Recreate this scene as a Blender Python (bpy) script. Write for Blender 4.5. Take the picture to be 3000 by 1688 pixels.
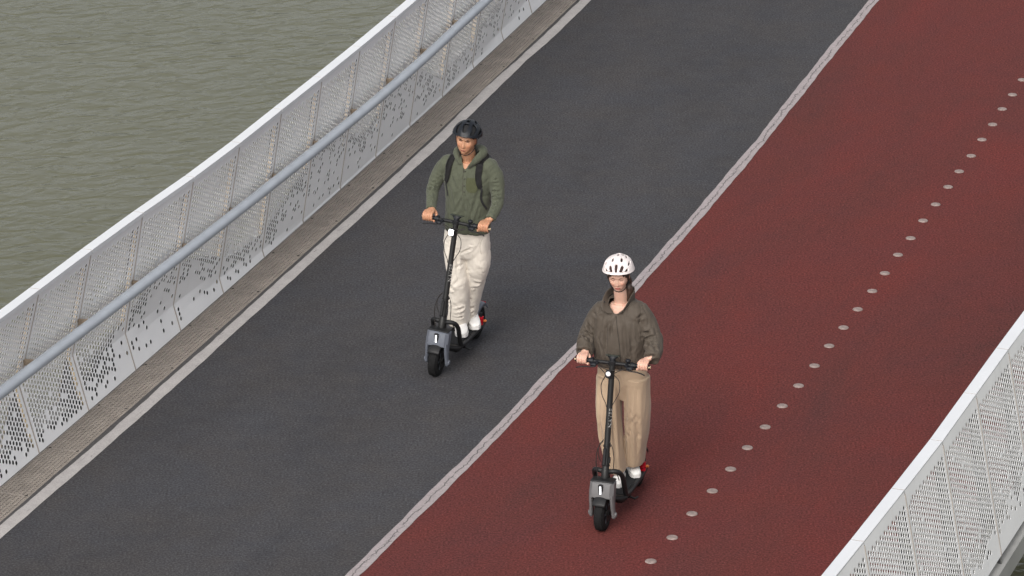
import bpy, math, random
import numpy as np
from mathutils import Vector, Matrix, Euler
from mathutils.bvhtree import BVHTree

R = math.radians
PI = math.pi
rng = np.random.default_rng(7)
random.seed(7)
scene = bpy.context.scene
for o in list(bpy.data.objects):
    bpy.data.objects.remove(o)

# ------------------------------------------------------------------ camera
CAM_H = 14.5
cd = bpy.data.cameras.new('camera')
cam = bpy.data.objects.new('camera', cd)
scene.collection.objects.link(cam)
cam.location = (0, 0, CAM_H)
cam.rotation_euler = (R(90 - 20.5), 0, 0)
cd.sensor_width = 36.0
cd.lens = 166.9
cd.clip_start = 0.5
cd.clip_end = 3000
scene.camera = cam

# ------------------------------------------------------------------ sky and sun (soft, hazy daylight)
SUN_EL, SUN_AZ = 40.0, -161.0            # azimuth measured from +Y towards +X
wd = bpy.data.worlds.new('World')
scene.world = wd
wd.use_nodes = True
nt = wd.node_tree
nt.nodes.clear()
wo = nt.nodes.new('ShaderNodeOutputWorld')
bg = nt.nodes.new('ShaderNodeBackground')
sky = nt.nodes.new('ShaderNodeTexSky')
sky.sky_type = 'NISHITA'
sky.sun_disc = False
sky.sun_elevation = R(SUN_EL)
sky.sun_rotation = R(SUN_AZ)
sky.air_density = 1.0
sky.dust_density = 5.0
sky.ozone_density = 1.0
hs = nt.nodes.new('ShaderNodeHueSaturation')
hs.inputs['Saturation'].default_value = 0.24
bg.inputs['Strength'].default_value = 0.15
nt.links.new(sky.outputs[0], hs.inputs['Color'])
nt.links.new(hs.outputs[0], bg.inputs['Color'])
nt.links.new(bg.outputs[0], wo.inputs['Surface'])

sd = bpy.data.lights.new('sun', 'SUN')
sd.energy = 0.95
sd.angle = R(32)
sd.color = (1.0, 0.93, 0.84)
sun = bpy.data.objects.new('sun', sd)
scene.collection.objects.link(sun)
az, el = R(SUN_AZ), R(SUN_EL)
sdir = Vector((math.sin(az) * math.cos(el), math.cos(az) * math.cos(el), math.sin(el)))
sun.rotation_euler = sdir.to_track_quat('Z', 'Y').to_euler()
sun.location = (-10, 10, 30)

scene.view_settings.view_transform = 'Standard'
scene.view_settings.look = 'None'
scene.view_settings.exposure = 0.42
scene.view_settings.gamma = 1.0
scene.view_settings.use_curve_mapping = False

# ------------------------------------------------------------------ helpers
COL = scene.collection


def tag(o, label=None, cat=None, group=None, kind=None):
    if label: o['label'] = label
    if cat: o['category'] = cat
    if group: o['group'] = group
    if kind: o['kind'] = kind
    return o


def thing(name, loc=(0, 0, 0), rot=(0, 0, 0), **kw):
    o = bpy.data.objects.new(name, None)
    o.empty_display_size = 0.2
    COL.objects.link(o)
    o.location = loc
    o.rotation_euler = rot
    return tag(o, **kw)


def mesh(name, V, F, mat, parent=None, smooth=False, sharp=None):
    me = bpy.data.meshes.new(name)
    V = np.asarray(V, float).reshape(-1, 3)
    me.from_pydata(V.tolist(), [], [list(map(int, f)) for f in F])
    me.update()
    if mat is not None:
        me.materials.append(mat)
    if smooth:
        me.shade_smooth()
        if sharp:
            me.set_sharp_from_angle(angle=R(sharp))
    o = bpy.data.objects.new(name, me)
    COL.objects.link(o)
    if parent is not None:
        o.parent = parent
    return o


def fast_mesh(name, V, Q, mat, parent=None, smooth=False):
    """all-quad mesh from numpy arrays"""
    me = bpy.data.meshes.new(name)
    V = np.ascontiguousarray(V, np.float32); Q = np.ascontiguousarray(Q, np.int32)
    me.vertices.add(len(V)); me.vertices.foreach_set('co', V.ravel())
    me.loops.add(Q.size); me.loops.foreach_set('vertex_index', Q.ravel())
    me.polygons.add(len(Q))
    me.polygons.foreach_set('loop_start', np.arange(0, Q.size, 4, dtype=np.int32))
    me.polygons.foreach_set('loop_total', np.full(len(Q), 4, np.int32))
    me.update(calc_edges=True)
    me.validate()
    if mat is not None: me.materials.append(mat)
    if smooth: me.shade_smooth()
    o = bpy.data.objects.new(name, me)
    COL.objects.link(o)
    if parent is not None: o.parent = parent
    return o


class MB:
    def __init__(s): s.V = []; s.F = []
    def add(s, V, F):
        n = len(s.V)
        s.V.extend([tuple(map(float, v)) for v in V]); s.F.extend([tuple(int(i) + n for i in f) for f in F])
        return s
    def box(s, c, size, rot=None, bev=0.0):
        hx, hy, hz = [q / 2 for q in size]
        if bev <= 0:
            P = [(x, y, z) for x in (-hx, hx) for y in (-hy, hy) for z in (-hz, hz)]
            F = [(0, 1, 3, 2), (4, 6, 7, 5), (0, 4, 5, 1), (2, 3, 7, 6), (0, 2, 6, 4), (1, 5, 7, 3)]
        else:                                  # octagonal-profile box with chamfered ends
            b = min(bev, hx * .9, hy * .9, hz * .9)
            P = []
            for z, k in ((-hz, b), (-hz + b, 0), (hz - b, 0), (hz, b)):
                ax, ay = hx - k, hy - k
                P += [(ax - b, -ay, z), (ax, -ay + b, z), (ax, ay - b, z), (ax - b, ay, z),
                      (-ax + b, ay, z), (-ax, ay - b, z), (-ax, -ay + b, z), (-ax + b, -ay, z)]
            F = []
            for r in range(3):
                for i in range(8):
                    j = (i + 1) % 8
                    F.append((r * 8 + i, r * 8 + j, r * 8 + 8 + j, r * 8 + 8 + i))
            F.append(tuple(range(7, -1, -1))); F.append(tuple(range(24, 32)))
        if rot is not None:
            m = Euler(rot).to_matrix() if not isinstance(rot, Matrix) else rot
            P = [m @ Vector(p) for p in P]
        P = [(p[0] + c[0], p[1] + c[1], p[2] + c[2]) for p in P]
        return s.add(P, F)
    def tube(s, pts, r, n=12, caps=True, up=(0, 0, 1), flat=1.0):
        V, F = tube(pts, r, n, caps, up, flat)
        return s.add(V, F)
    def build(s, name, mat, parent=None, smooth=False, sharp=None):
        return mesh(name, s.V, s.F, mat, parent, smooth, sharp)


def tube(pts, r, n=12, caps=True, up=(0, 0, 1), flat=1.0):
    """swept tube; r scalar/list (or (ra, rb) pairs); parallel-transport frame"""
    P = [Vector(p) for p in pts]
    m = len(P)
    T = []
    for i in range(m):
        a = P[max(i - 1, 0)]; b = P[min(i + 1, m - 1)]
        T.append((b - a).normalized())
    u = Vector(up)
    nrm = u - T[0] * u.dot(T[0])
    if nrm.length < 1e-3:
        nrm = Vector((1, 0, 0)) - T[0] * T[0].x
    nrm.normalize()
    V = []
    for i in range(m):
        nrm = (nrm - T[i] * nrm.dot(T[i])).normalized()
        bn = T[i].cross(nrm)
        ri = r[i] if hasattr(r, '__len__') else r
        ra, rb = ri if hasattr(ri, '__len__') else (ri * flat, ri)
        for k in range(n):
            a = 2 * PI * k / n
            V.append(P[i] + nrm * (ra * math.cos(a)) + bn * (rb * math.sin(a)))
    F = []
    for i in range(m - 1):
        for k in range(n):
            j = (k + 1) % n
            F.append((i * n + k, i * n + j, i * n + n + j, i * n + n + k))
    if caps:
        F.append(tuple(range(n - 1, -1, -1))); F.append(tuple(range((m - 1) * n, m * n)))
    return V, F


def smooth_path(pts, k=8):
    """Catmull-Rom through points"""
    P = [np.array(p, float) for p in pts]
    P = [2 * P[0] - P[1]] + P + [2 * P[-1] - P[-2]]
    out = []
    for i in range(1, len(P) - 2):
        for t in np.linspace(0, 1, k, endpoint=False):
            a, b, c, d = P[i - 1:i + 3]
            out.append(.5 * ((2 * b) + (-a + c) * t + (2 * a - 5 * b + 4 * c - d) * t * t + (-a + 3 * b - 3 * c + d) * t ** 3))
    out.append(P[-2])
    return out


def lathe(profile, n=32, axis='y'):
    """profile (r, h) rings turned about an axis, closed profile loop optional"""
    V = []
    for r, h in profile:
        for k in range(n):
            a = 2 * PI * k / n
            c, s_ = r * math.cos(a), r * math.sin(a)
            V.append((c, h, s_) if axis == 'y' else ((c, s_, h) if axis == 'z' else (h, c, s_)))
    F = []
    m = len(profile)
    for i in range(m - 1):
        for k in range(n):
            j = (k + 1) % n
            F.append((i * n + k, i * n + j, (i + 1) * n + j, (i + 1) * n + k))
    return V, F


def sphere(c, r, nu=16, nv=10, rot=None):
    rx, ry, rz = r if hasattr(r, '__len__') else (r, r, r)
    V = [(0, 0, -rz)]
    for j in range(1, nv):
        t = -PI / 2 + PI * j / nv
        for i in range(nu):
            a = 2 * PI * i / nu
            V.append((rx * math.cos(t) * math.cos(a), ry * math.cos(t) * math.sin(a), rz * math.sin(t)))
    V.append((0, 0, rz))
    F = []
    for i in range(nu):
        F.append((0, 1 + (i + 1) % nu, 1 + i))
    for j in range(nv - 2):
        for i in range(nu):
            k = (i + 1) % nu
            F.append((1 + j * nu + i, 1 + j * nu + k, 1 + (j + 1) * nu + k, 1 + (j + 1) * nu + i))
    t = len(V) - 1
    for i in range(nu):
        F.append((1 + (nv - 2) * nu + i, 1 + (nv - 2) * nu + (i + 1) % nu, t))
    if rot is not None:
        V = [rot @ Vector(v) for v in V]
    return [(v[0] + c[0], v[1] + c[1], v[2] + c[2]) for v in V], F


# ------------------------------------------------------------------ materials
def new_mat(name):
    m = bpy.data.materials.new(name)
    m.use_nodes = True
    n = m.node_tree.nodes; l = m.node_tree.links
    return m, n, l, n['Principled BSDF']


def noise(n, l, scale, detail=4, rough=.6, coord='Object', vec=None, dist=0.0):
    t = n.new('ShaderNodeTexNoise')
    t.inputs['Scale'].default_value = scale
    t.inputs['Detail'].default_value = detail
    t.inputs['Roughness'].default_value = rough
    t.inputs['Distortion'].default_value = dist
    if vec is None:
        c = n.new('ShaderNodeTexCoord'); vec = c.outputs[coord]
    l.new(vec, t.inputs['Vector'])
    return t.outputs['Fac']


def ramp(n, l, fac, stops):
    r = n.new('ShaderNodeValToRGB')
    el = r.color_ramp.elements
    while len(el) < len(stops): el.new(.5)
    for e, (p, c) in zip(el, stops):
        e.position = p
        e.color = (c, c, c, 1) if not hasattr(c, '__len__') else (*c, 1)
    l.new(fac, r.inputs[0])
    return r.outputs[0]


def mix(n, l, fac, a, b, mode='MIX'):
    m = n.new('ShaderNodeMix'); m.data_type = 'RGBA'; m.blend_type = mode
    for sock, v in ((m.inputs[0], fac), (m.inputs[6], a), (m.inputs[7], b)):
        if hasattr(v, 'is_output'): l.new(v, sock)
        elif hasattr(v, '__len__'): sock.default_value = (*v, 1)
        else: sock.default_value = v
    return m.outputs[2]


def bump(n, l, bs, h, strength=.3, dist=.01):
    b = n.new('ShaderNodeBump')
    b.inputs['Strength'].default_value = strength
    b.inputs['Distance'].default_value = dist
    l.new(h, b.inputs['Height']); l.new(b.outputs[0], bs.inputs['Normal'])
    return b


def simple(name, col, rough=.5, metal=0.0, var=.12, scale=12.0, spec=.5, bmp=0.0, bscale=60, coat=0.0, sheen=0.0):
    m, n, l, bs = new_mat(name)
    f = noise(n, l, scale, 5, .6)
    lo = tuple(c * (1 - var) for c in col); hi = tuple(min(1, c * (1 + var)) for c in col)
    l.new(ramp(n, l, f, [(.3, lo), (.7, hi)]), bs.inputs['Base Color'])
    bs.inputs['Roughness'].default_value = rough
    bs.inputs['Metallic'].default_value = metal
    bs.inputs['Specular IOR Level'].default_value = spec
    if coat: bs.inputs['Coat Weight'].default_value = coat
    if sheen: bs.inputs['Sheen Weight'].default_value = sheen
    if bmp:
        bump(n, l, bs, noise(n, l, bscale, 3, .6), bmp, .004)
    return m


def paving(name, base, dark, light, grain=130, mott=.8, bs_rough=.9, fleck=None):
    m, n, l, bs = new_mat(name)
    tcm = n.new('ShaderNodeTexCoord'); mpm = n.new('ShaderNodeMapping'); mpm.vector_type = 'TEXTURE'
    mpm.inputs['Rotation'].default_value = (0, 0, R(70)); mpm.inputs['Scale'].default_value = (2.6, .8, 1)   # wear drawn out along the lanes
    l.new(tcm.outputs['Object'], mpm.inputs[0])
    big = noise(n, l, mott, 6, .66, vec=mpm.outputs[0], dist=.5)
    mid = noise(n, l, 5.5, 4, .7)
    fine = noise(n, l, grain, 3, .75)
    c0 = ramp(n, l, big, [(.33, dark), (.68, base)])
    c1 = mix(n, l, ramp(n, l, mid, [(.35, .0), (.75, .55)]), c0, light)
    hue = noise(n, l, 1.3, 4, .7)
    c1 = mix(n, l, 1.0, c1, ramp(n, l, hue, [(.35, (.97, .99, 1.03)), (.65, (1.04, 1.0, .96))]), 'MULTIPLY')
    g = ramp(n, l, fine, [(.30, .45), (.5, .95), (.64, 1.4), (.76, 2.3)])
    c2 = mix(n, l, 1.0, c1, g, 'MULTIPLY')
    if fleck is not None:
        v = n.new('ShaderNodeTexVoronoi'); v.inputs['Scale'].default_value = 34
        tc = n.new('ShaderNodeTexCoord'); l.new(tc.outputs['Object'], v.inputs['Vector'])
        fl = ramp(n, l, v.outputs['Distance'], [(.03, 1.0), (.07, 0.0)])
        sel = ramp(n, l, v.outputs['Color'], [(.78, 0.0), (.80, 1.0)])
        mm = mix(n, l, 1.0, fl, sel, 'MULTIPLY')
        c2 = mix(n, l, mm, c2, fleck)
    l.new(c2, bs.inputs['Base Color'])
    bs.inputs['Roughness'].default_value = bs_rough
    bs.inputs['Specular IOR Level'].default_value = .16
    bump(n, l, bs, fine, .45, .005)
    return m


M = {}
M['asphalt'] = paving('asphalt', (.056, .0555, .0595), (.044, .0435, .047), (.067, .0655, .068), grain=55, fleck=(.26, .25, .24))
M['red'] = paving('red_coating', (.122, .0270, .0240), (.080, .0275, .0255), (.116, .0325, .029), grain=55, mott=.6, fleck=(.03, .02, .02))
M['sealant'] = simple('sealant', (.062, .058, .058), .8, var=.3, scale=30)
M['concrete'] = simple('concrete', (.23, .22, .205), .85, var=.2, scale=3, bmp=.2)
M['girder'] = simple('girder_paint', (.32, .32, .31), .6, var=.12, scale=2.5)


def panel_mat(name, base, rust=(.30, .20, .11), tint=.2):
    m, n, l, bs = new_mat(name)
    tc = n.new('ShaderNodeTexCoord')
    big = noise(n, l, 1.6, 4, .6)
    mp = n.new('ShaderNodeMapping'); mp.inputs['Scale'].default_value = (14, 14, 1.2)
    l.new(tc.outputs['Object'], mp.inputs[0])
    st = noise(n, l, 1.0, 5, .7, vec=mp.outputs[0])
    c = mix(n, l, ramp(n, l, big, [(.3, 0), (.75, 1)]), tuple(q * .93 for q in base), base)
    c = mix(n, l, ramp(n, l, st, [(.60, 0), (.80, tint)]), c, rust)
    l.new(c, bs.inputs['Base Color'])
    bs.inputs['Roughness'].default_value = .42
    bs.inputs['Specular IOR Level'].default_value = .4
    bump(n, l, bs, noise(n, l, 3.0, 2, .5), .25, .02)
    return m


M['panel'] = panel_mat('white_panel_paint', (.90, .90, .905))
M['back'] = simple('painted_inner_shade', (.045, .045, .047), .8)  # shade inside the railings, put into a near-black colour
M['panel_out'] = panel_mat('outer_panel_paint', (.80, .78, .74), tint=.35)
M['cap'] = panel_mat('cap_paint', (.64, .655, .675), rust=(.5, .45, .38), tint=.10)
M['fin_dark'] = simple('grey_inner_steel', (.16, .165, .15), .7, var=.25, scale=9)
M['fin'] = simple('rust_stained_steel', (.66, .52, .33), .7, var=.35, scale=9)
M['bead'] = simple('joint_shade_grey', (.36, .32, .285), .8, var=.12, scale=10)  # warm grey with the shading of the panel seam painted in
M['joint'] = simple('joint_rust', (.22, .15, .10), .8, var=.3, scale=20)
M['handrail'] = simple('galvanised_handrail', (.43, .465, .51), .42, metal=.15, var=.07, scale=6)
M['bracket'] = simple('rusty_bracket', (.24, .19, .14), .7, var=.3, scale=18)
M['grate'] = simple('galvanised_grate', (.275, .243, .216), .6, metal=.0, var=.15, scale=5)
M['tray'] = simple('gutter_tray', (.060, .050, .043), .9, var=.45, scale=7)
M['rubbery'] = simple('dark_clip', (.02, .017, .015), .8)
M['stud'] = simple('stud_stone', (.225, .175, .160), .6, var=.22, scale=40, bmp=.3, bscale=160)

# painted line with hair cracks running along its middle; the sheets carry a UV of (metres along, metres across)


def line_mat(name, col, crack, wear=.1):
    m, n, l, bs = new_mat(name)
    uv = n.new('ShaderNodeUVMap'); uv.uv_map = 'along'
    sep = n.new('ShaderNodeSeparateXYZ'); l.new(uv.outputs[0], sep.inputs[0])
    base = ramp(n, l, noise(n, l, 6, 5, .65), [(.3, tuple(c * .84 for c in col)), (.7, tuple(c * 1.06 for c in col))])
    fine = ramp(n, l, noise(n, l, 90, 3, .7), [(.25, .72), (.6, 1.08)])
    c = mix(n, l, 1.0, base, fine, 'MULTIPLY')
    mp = n.new('ShaderNodeMapping'); mp.inputs['Scale'].default_value = (3, 22, 1)
    l.new(uv.outputs[0], mp.inputs[0])
    w = ramp(n, l, noise(n, l, 1.4, 6, .75, vec=mp.outputs[0]), [(.62 - wear, 0), (.72 - wear, .85)])
    c = mix(n, l, w, c, (.10, .095, .095))
    if crack:
        def wander(sc, amp):
            t = n.new('ShaderNodeTexNoise'); t.noise_dimensions = '1D'
            t.inputs['Scale'].default_value = sc; t.inputs['Detail'].default_value = 3
            l.new(sep.outputs[0], t.inputs['W'])
            a = n.new('ShaderNodeMath'); a.operation = 'MULTIPLY_ADD'
            l.new(t.outputs['Fac'], a.inputs[0]); a.inputs[1].default_value = amp; a.inputs[2].default_value = -amp / 2
            return a.outputs[0]
        s1 = n.new('ShaderNodeMath'); s1.operation = 'ADD'
        l.new(wander(2.3, .06), s1.inputs[0]); l.new(wander(14, .035), s1.inputs[1])
        d = n.new('ShaderNodeMath'); d.operation = 'SUBTRACT'; l.new(sep.outputs[1], d.inputs[0]); l.new(s1.outputs[0], d.inputs[1])
        ab = n.new('ShaderNodeMath'); ab.operation = 'ABSOLUTE'; l.new(d.outputs[0], ab.inputs[0])
        ln = ramp(n, l, ab.outputs[0], [(.002, 1.0), (.0062, 0.0)])
        gate = ramp(n, l, noise(n, l, 5, 3, .6), [(.36, .15), (.5, 1.0)])
        c = mix(n, l, mix(n, l, 1.0, ln, gate, 'MULTIPLY'), c, (.05, .045, .045))
        vo = n.new('ShaderNodeTexVoronoi'); vo.feature = 'DISTANCE_TO_EDGE'; vo.inputs['Scale'].default_value = 9
        wv = n.new('ShaderNodeTexCoord'); l.new(wv.outputs['Object'], vo.inputs['Vector'])
        e = ramp(n, l, vo.outputs['Distance'], [(.006, 1.0), (.022, 0.0)])
        near = ramp(n, l, ab.outputs[0], [(.012, .75), (.032, 0.0)])
        c = mix(n, l, mix(n, l, 1.0, e, near, 'MULTIPLY'), c, (.07, .06, .06))
    l.new(c, bs.inputs['Base Color'])
    bs.inputs['Roughness'].default_value = .8
    return m


M['line_edge'] = line_mat('white_edge_line_paint', (.41, .388, .378), False, .02)
M['line_mid'] = line_mat('white_centre_line_paint', (.325, .285, .287), True, -.1)


def water_mat():
    m, n, l, bs = new_mat('river_water')
    tc = n.new('ShaderNodeTexCoord')
    big = noise(n, l, .08, 4, .6)
    l.new(ramp(n, l, big, [(.3, (.090, .090, .052)), (.7, (.112, .110, .070))]), bs.inputs['Base Color'])
    bs.inputs['Roughness'].default_value = .20
    bs.inputs['IOR'].default_value = 1.33
    mp = n.new('ShaderNodeMapping'); mp.vector_type = 'TEXTURE'; mp.inputs['Rotation'].default_value = (0, 0, R(22)); mp.inputs['Scale'].default_value = (1.35, .80, 1)
    l.new(tc.outputs['Object'], mp.inputs[0])
    a = noise(n, l, 3.1, 2.5, .5, vec=mp.outputs[0], dist=.5)
    b = noise(n, l, 9, 2, .5, vec=mp.outputs[0], dist=.4)
    b1 = n.new('ShaderNodeBump'); b1.inputs['Strength'].default_value = 1.0; b1.inputs['Distance'].default_value = .042
    l.new(a, b1.inputs['Height'])
    b2 = n.new('ShaderNodeBump'); b2.inputs['Strength'].default_value = 1.0; b2.inputs['Distance'].default_value = .0045
    l.new(b, b2.inputs['Height']); l.new(b1.outputs[0], b2.inputs['Normal'])
    l.new(b2.outputs[0], bs.inputs['Normal'])
    return m


M['water'] = water_mat()

# ------------------------------------------------------------------ the bridge's reference curve (foot of the left railing)
_ys = np.linspace(-25, 120, 60001)
_xs = np.polyval([-1.46355599e-03, 4.55809212e-01, -1.79386658e+01], np.clip(_ys, 5, 80))
_dx = np.gradient(_xs, _ys)
_xs = _xs[np.argmin(abs(_ys - 28))] + np.concatenate([[0], np.cumsum((_dx[1:] + _dx[:-1]) / 2 * np.diff(_ys))]) \
    - np.interp(28, _ys, np.concatenate([[0], np.cumsum((_dx[1:] + _dx[:-1]) / 2 * np.diff(_ys))]))
_s = np.concatenate([[0], np.cumsum(np.hypot(np.diff(_xs), np.diff(_ys)))])
_s -= np.interp(28, _ys, _s)
_l = np.hypot(_dx, 1.0)
_tx, _ty = _dx / _l, 1.0 / _l


def ST(s, t, z=0.0):
    """bridge coordinates: metres along, metres to the right of the left railing foot, height"""
    s = np.asarray(s, float); t = np.asarray(t, float)
    x = np.interp(s, _s, _xs); y = np.interp(s, _s, _ys)
    tx = np.interp(s, _s, _tx); ty = np.interp(s, _s, _ty)
    z = np.broadcast_to(np.asarray(z, float), np.broadcast(s, t).shape)
    return np.stack([x + ty * t, y - tx * t, z], -1)


S0, S1 = -14.0, 44.0


def sheet(name, tl, tr, z, mat, kind=None, ds=.25, uv=False, s0=S0, s1=S1, zdown=0.0, parent=None):
    ss = np.arange(s0, s1 + ds / 2, ds)
    tl_ = np.array([tl(q) if callable(tl) else tl for q in ss]); tr_ = np.array([tr(q) if callable(tr) else tr for q in ss])
    A = ST(ss, tl_, z); B = ST(ss, tr_, z)
    n = len(ss)
    V = np.concatenate([A, B]); F = [(i, n + i, n + i + 1, i + 1) for i in range(n - 1)]
    if zdown:
        C = ST(ss, tl_, z - zdown); D = ST(ss, tr_, z - zdown)
        V = np.concatenate([V, C, D])
        F += [(i, i + 1, 2 * n + i + 1, 2 * n + i) for i in range(n - 1)]
        F += [(n + i, 3 * n + i, 3 * n + i + 1, n + i + 1) for i in range(n - 1)]
        F += [(2 * n + i, 2 * n + i + 1, 3 * n + i + 1, 3 * n + i) for i in range(n - 1)]
        F += [(0, 2 * n, 3 * n, n), (n - 1, 2 * n - 1, 4 * n - 1, 3 * n - 1)]
    o = mesh(name, V, F, mat, parent)
    if uv:
        me = o.data; u = me.uv_layers.new(name='along')
        mid = (tl_ + tr_) / 2
        for lp in me.loops:
            vi = lp.vertex_index; k = vi % n
            u.data[lp.index].uv = (ss[k], (tl_[k] if vi // n == 0 else tr_[k]) - mid[k])
    if kind: o['kind'] = kind
    return o


def interp(xs_, ys_):
    return lambda q: float(np.interp(q, xs_, ys_))


def wob(amp, seed, sc=1.0):
    r = np.random.default_rng(seed)
    ph = r.uniform(0, 6.28, 6); fr = np.array([1.7, 3.1, 5.3, 9.1, 15.7, 27.0]) * sc
    am = amp * np.array([.5, .4, .35, .3, .25, .2])
    return lambda q: float(np.sum(am * np.sin(fr * q + ph)))


# ------------------------------------------------------------------ the setting
# river
nx = 90
V = []
for j in range(nx + 1):
    for i in range(nx + 1):
        u = (i / nx - .5) * 2; v = (j / nx - .5) * 2
        V.append((np.sign(u) * abs(u) ** 1.5 * 700, 60 + np.sign(v) * abs(v) ** 1.5 * 700, -7.0))
F = [(j * (nx + 1) + i, j * (nx + 1) + i + 1, (j + 1) * (nx + 1) + i + 1, (j + 1) * (nx + 1) + i) for j in range(nx) for i in range(nx)]
tag(mesh('water', V, F, M['water'], smooth=True), kind='structure')

# deck slab and girder edge
tag(sheet('bridge_deck', -.10, 7.35, -.09, M['concrete'], zdown=.20, ds=.5), kind='structure')
tag(sheet('edge_girder', 7.66, 7.84, .075, M['girder'], zdown=.16, ds=.5), kind='structure')
tag(sheet('edge_girder', -.32, -.14, .02, M['girder'], zdown=.4, ds=.5), kind='structure')

cl = [(6.06, 3.230), (6.93, 3.247), (7.7, 3.266), (8.6, 3.291), (9.4, 3.306), (10.5, 3.297), (11.1, 3.326), (12.7, 3.337), (13.6, 3.334), (14.6, 3.33),
      (15.6, 3.325), (16.7, 3.314), (18.1, 3.278), (19.5, 3.26), (21.5, 3.25)]
cmid = interp([a for a, b in cl], [b for a, b in cl])
wl, wr = wob(.006, 1), wob(.006, 2)
asphalt = tag(sheet('asphalt_lane', .305, lambda q: cmid(q), 0.0, M['asphalt'], zdown=.085), kind='structure')
redlane = tag(sheet('red_lane', lambda q: cmid(q) + .002, 7.56, 0.0, M['red'], zdown=.085), kind='structure')
tag(sheet('centre_line_marking', lambda q: cmid(q) - .052 + wl(q), lambda q: cmid(q) + .052 + wr(q), .004, M['line_mid'], ds=.06, uv=True), kind='structure')
ll = [(6.0, .333), (6.9, .353), (9.2, .365), (10.2, .369), (11.4, .342), (12.2, .336), (13.1, .362), (14.9, .35), (16.5, .328), (17.4, .302), (18, .311), (19, .345)]
lr = [(5.8, .433), (6.8, .454), (9.4, .464), (11.3, .446), (12.5, .434), (13.8, .447), (15.5, .462), (16.7, .432), (17.8, .41), (18.4, .40), (19, .44)]
el, er = interp([a for a, b in ll], [.343 + .5 * (b - .343) for a, b in ll]), interp([a for a, b in lr], [.448 + .5 * (b - .448) for a, b in lr])
wl2, wr2 = wob(.006, 3), wob(.004, 4)
tag(sheet('edge_line_marking', lambda q: el(q) - .006 + wl2(q), lambda q: er(q) + .003 + wr2(q), .004, M['line_edge'], ds=.06, uv=True), kind='structure')
tag(sheet('sealant_strip', .306, lambda q: el(q) + .004 + wl2(q), .0022, M['sealant'], ds=.06), kind='structure')
tag(sheet('gutter_tray', .0, .303, -.07, M['tray'], ds=.25), kind='structure')

# ------------------------------------------------------------------ studs in the red lane
ORD = ['nearest to the bottom of the photo', 'second from the bottom', 'third from the bottom', 'fourth from the bottom', 'fifth from the bottom',
       'sixth from the bottom', 'seventh from the bottom', 'eighth from the bottom', 'ninth from the bottom', 'tenth from the bottom',
       'eleventh from the bottom', 'twelfth from the bottom', 'thirteenth from the bottom', 'fourteenth, counting both ways',
       'thirteenth from the top', 'twelfth from the top', 'eleventh from the top', 'tenth from the top', 'ninth from the top', 'eighth from the top',
       'seventh from the top', 'sixth from the top', 'fifth from the top', 'fourth from the top', 'third from the top', 'second from the top',
       'topmost, cut by the right edge of the photo']
stud_s = [7.062, 7.539, 8.023, 8.5, 8.965, 9.43, 9.892, 10.37, 10.839, 11.31, 11.786, 12.237, 12.696, 13.166, 13.629, 14.116, 14.569, 15.053,
          15.512, 16.015, 16.47, 16.936, 17.428, 17.897, 18.382, 18.843, 19.33]
stud_t = [5.258, 5.274, 5.279, 5.295, 5.302, 5.3, 5.312, 5.316, 5.32, 5.324, 5.319, 5.321, 5.323, 5.327, 5.32, 5.314, 5.315, 5.309, 5.314, 5.309,
          5.307, 5.312, 5.302, 5.3, 5.285, 5.286, 5.277]
prof = [(.0445, -.01), (.0445, .003), (.0415, .0070), (.034, .0088), (.0335, .0078), (.031, .0078), (.030, .0092), (.012, .0100), (.0005, .0101)]
V, F = lathe(prof, 28, 'z')
st0 = None
for i in range(-3, 30):
    if 0 <= i < 27: s_, t_ = stud_s[i], stud_t[i]
    else: s_, t_ = (stud_s[0] + .476 * i, 5.25) if i < 0 else (stud_s[26] + .476 * (i - 26), 5.27)
    if i < 0 or i > 26: continue
    if st0 is None:
        o = st0 = mesh('road_stud', V, F, M['stud'], smooth=True, sharp=40)
    else:
        o = st0.copy(); COL.objects.link(o)
    o.location = ST(s_, t_, 0.0)
    o.rotation_euler = (0, 0, rng.uniform(0, 6))
    tag(o, 'round pale stud in the red lane, ' + ORD[i], 'road stud', 'round studs in a row along the red lane')

# ------------------------------------------------------------------ railings with perforated double skins
SP = .961
NSEAM0, NSEAM1 = -3, 20                    # seams of the left railing
seam_s = lambda i: 7.467 + SP * i
hk_t = {-3: .72, -2: .68, -1: .62, 0: .558, 1: .47, 2: .318, 3: .227, 4: .136, 5: .071, 6: .02, 7: .02, 8: .02, 9: .02, 10: .02, 11: .05, 12: .10, 13: .16, 14: .2}
tt_t = {-3: .0, -2: .02, -1: .04, 0: .055, 1: .073, 2: .105, 3: .158, 4: .186, 5: .193, 6: .205, 7: .213, 8: .212, 9: .21, 10: .205, 11: .2, 12: .19, 13: .17}
HK = lambda i: hk_t.get(i, .2 if i > 13 else .72)
TT = lambda i: tt_t.get(i, .15 if i > 12 else .0)
TOP = 1.40


def left_profile(i, z):
    hk = HK(i); tk = -.275 * hk
    return np.where(z < hk, tk * z / max(hk, 1e-3), tk + (TT(i) - tk) * (z - hk) / (TOP - hk))


def left_inner(i):
    def f(u, z):
        t = left_profile(i, z) * (1 - u) + left_profile(i + 1, z) * u
        return ST(seam_s(i) + SP * u, t, z)
    return f


def left_outer(i):
    def f(u, z):
        t = 0
        for k, w in ((i, 1 - u), (i + 1, u)):
            hk = HK(k); tk = -.275 * hk
            sl = (TT(k) - tk) / (TOP - hk)
            t = t + w * (TT(k) - .078 - sl * (TOP - z) * .9)
        return ST(seam_s(i) + SP * u, t, z)
    return f


RS = lambda j: 4.87 + .955 * j
RT = lambda s: np.interp(s, [2, 4.2, 4.85, 5.84, 6.79, 7.74, 8.67, 9.5, 14], [7.44, 7.493, 7.512, 7.535, 7.556, 7.559, 7.565, 7.58, 7.58])


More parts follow.
